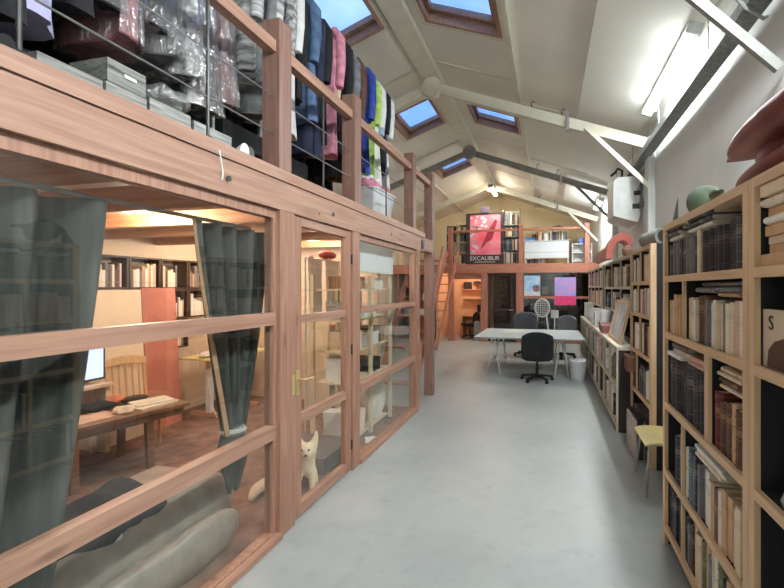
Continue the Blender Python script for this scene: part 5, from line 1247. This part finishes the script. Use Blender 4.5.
part(MB().box(-1.984, -1.98, 3.70, 4.93, 1.93, 2.23), 'fabric', plain('blind_white', (216, 222, 226), .7, .02), t)
part(MB().box(-1.99, -1.974, 3.70, 4.93, 1.905, 1.93), 'bottom_bar', M_WHITE, t)
papers(-1.96, 4.2, .0125, .5, .12, .18, 'white sheet lying on the carpet before the cream rack', M_WHITE, .003)
# things seen through the door
t = thing('hanging_sheet', 'pale hanging sheets on a drying frame behind the glass door', 'laundry', (-2.7, 4.1, .012))
for y in (4.14, 4.92):
    part(MB().tube([(-2.75, y, .0125), (-2.75, y, 2.08)], .012, 8), 'post', M_WHITE, t)
    part(MB().tube([(-2.95, y, .025), (-2.57, y, .025)], .012, 8), 'foot', M_WHITE, t)
part(MB().tube([(-2.75, 4.14, 2.08), (-2.75, 4.92, 2.08)], .012, 8), 'rail', M_WHITE, t)
for a, b_ in ((4.16, 4.5), (4.54, 4.9)):
    part(MB().grid(lambda u, v: Vector((-2.75 + .03 * math.sin(u * 11 + v) + .016, a + (b_ - a) * u, 2.09 - .68 * v + .03 * math.sin(u * 6))), 16, 8, .005), 'sheet', CL['white'], t, smooth=70)
mb = blob(MB(), (-2.75, 4.62, 2.15), (.09, .16, .055))
single(mb, 'red_hat', cloth('redcap', (170, 60, 50)), 'red hat resting on top of the hanging sheets', 'hat', (-2.75, 4.62, 2.095), smooth=70)
t = thing('magazine_rack', 'slatted rack of pale magazines behind the glass door', 'rack', (-3.1, 5.2, .012))
for y in (4.95, 5.44): part(MB().box(-3.30, -2.92, y, y + .03, .0125, 1.25), 'side_panel', M_RACK, t)
for k in range(6):
    z = .2 + k * .18
    part(MB().box(-3.29, -2.93, 4.98, 5.44, z, z + .012), 'slat_shelf', M_RACK, t)
for k in range(6):
    z = .2125 + k * .18
    single(MB().box(-3.26, -2.95, 5.0, 5.42, z, z + .06 + .02 * (k % 3)), 'magazine_stack', [M_PAPER, M_WHITE, plain('pinkish', (206, 160, 146), .7)][k % 3], 'flat stack of %s magazines, %s shelf up in the slatted rack' % (['cream', 'white', 'pinkish'][k % 3], ORD[k + 1]), 'magazines', (-3.1, 5.2, z), 'magazines in the slatted rack')
t = thing('dog_bed', 'grey rounded pet bed behind the glass door', 'pet bed', (-2.35, 3.5, .012))
part(softbox(-2.62, -2.0, 3.30, 3.85, .0125, .16, .06), 'cushion', plain('grey_bed', (116, 108, 106), .9, .1, 20, bump=.2), t, smooth=60)

# ------------------------------------------------------------------ the dog
t = thing('dog', 'cream dog with pricked ears sitting just inside the glass door', 'dog', (-2.02, 3.015, .012))
me = bpy.data.meshes.new('dog_body')
# nodes: chest faces the viewer (towards -y and +x)
N = [((-2.16, 3.06, .16), .075), ((-2.07, 2.99, .23), .075), ((-2.03, 2.95, .295), .052), ((-2.005, 2.915, .36), .058), ((-1.985, 2.875, .345), .034), ((-1.972, 2.85, .338), .022),   # 0 rump 1 chest 2 neck 3 head 4 muzzle 5 nose
     ((-1.965, 2.955, .40), .032), ((-1.955, 2.965, .455), .023), ((-1.95, 2.97, .515), .005),      # ear
     ((-2.055, 2.895, .40), .032), ((-2.068, 2.89, .455), .023), ((-2.075, 2.887, .515), .005),
     ((-2.00, 2.97, .14), .03), ((-1.975, 2.945, .05), .022), ((-1.955, 2.915, .028), .02),
     ((-2.08, 2.90, .14), .03), ((-2.065, 2.865, .05), .022), ((-2.05, 2.835, .028), .02),
     ((-2.12, 3.13, .10), .06), ((-2.04, 3.08, .045), .032), ((-2.0, 3.02, .03), .022),
     ((-2.24, 3.0, .10), .06), ((-2.20, 2.92, .045), .032), ((-2.17, 2.87, .03), .022),
     ((-2.26, 2.98, .07), .04), ((-2.36, 2.86, .08), .045), ((-2.37, 2.74, .07), .045), ((-2.33, 2.64, .045), .018)]
E_ = [(0, 1), (1, 2), (2, 3), (3, 4), (4, 5), (3, 6), (6, 7), (7, 8), (3, 9), (9, 10), (10, 11), (1, 12), (12, 13), (13, 14), (1, 15), (15, 16), (16, 17), (0, 18), (18, 19), (19, 20), (0, 21), (21, 22), (22, 23), (0, 24), (24, 25), (25, 26), (26, 27)]
base = Vector((-2.05, 2.93, .012))
me.from_pydata([Vector(p) - base for p, r in N], E_, [])
o = bpy.data.objects.new('body', me); COL.objects.link(o); o.parent = t
sk = o.modifiers.new('Skin', 'SKIN'); sk.use_smooth_shade = True
if not me.skin_vertices: me.skin_vertices.new()
for i, (p, r) in enumerate(N):
    r *= 1.12
    d = me.skin_vertices[0].data[i]; d.radius = (r, r); d.use_root = (i == 0)
o.modifiers.new('Sub', 'SUBSURF').levels = 2; o.modifiers['Sub'].render_levels = 2
me.materials.append(plain('cream_fur', (240, 226, 198), .9, .12, 9, c2=(224, 192, 150), bump=.2))
inv = WM[t]
for p in ((-1.958, 2.866, .378), (-2.012, 2.848, .378)): part(blob(MB(), (p[0] + .03, p[1] + .085, p[2] + .012), (.009, .009, .009), 10, 6), 'eye', M_BLACK, t, smooth=60)
part(blob(MB(), (-1.936, 2.919, .354), (.013, .012, .01), 10, 6), 'nose', M_BLACK, t, smooth=60)

# ------------------------------------------------------------------ sky, camera, exposure
w = bpy.data.worlds.new('World'); SC.world = w; w.use_nodes = True
nt = w.node_tree; bg = nt.nodes['Background']
tc = nt.nodes.new('ShaderNodeTexCoord'); nz = nt.nodes.new('ShaderNodeTexNoise'); nz.inputs['Scale'].default_value = 3.5; nz.inputs['Detail'].default_value = 5
nt.links.new(tc.outputs['Generated'], nz.inputs['Vector'])
rp = nt.nodes.new('ShaderNodeMapRange'); rp.inputs[1].default_value = .45; rp.inputs[2].default_value = .7
nt.links.new(nz.outputs['Fac'], rp.inputs[0])
mx = mix_col(nt, rp.outputs[0], rgb(112, 160, 236), rgb(178, 208, 250))
nt.links.new(mx.outputs[2], bg.inputs[0]); bg.inputs[1].default_value = 1.6

cd = bpy.data.cameras.new('Camera'); cam = bpy.data.objects.new('Camera', cd); COL.objects.link(cam)
F, PX, PY = 400.0, 456.0, 288.0
cd.sensor_fit = 'HORIZONTAL'; cd.sensor_width = 36; cd.lens = 36 * F / 784
cd.shift_x = (392 - PX) / 784; cd.shift_y = (PY - 294) / 784
cam.location = (0, 0, 1.73); cam.rotation_euler = (PI / 2, 0, math.atan2(548 - PX, F))
cd.clip_start = .05; cd.clip_end = 200
SC.camera = cam
vs = SC.view_settings; vs.view_transform = 'Standard'; vs.look = 'None'; vs.gamma = 1; vs.use_curve_mapping = False; vs.exposure = 0.22
SC.cycles.max_bounces = 10; SC.cycles.transparent_max_bounces = 24; SC.cycles.diffuse_bounces = 5; SC.cycles.glossy_bounces = 4
SC.cycles.use_denoising = True; SC.cycles.sample_clamp_indirect = 4
print('BOOKS', NB[0])
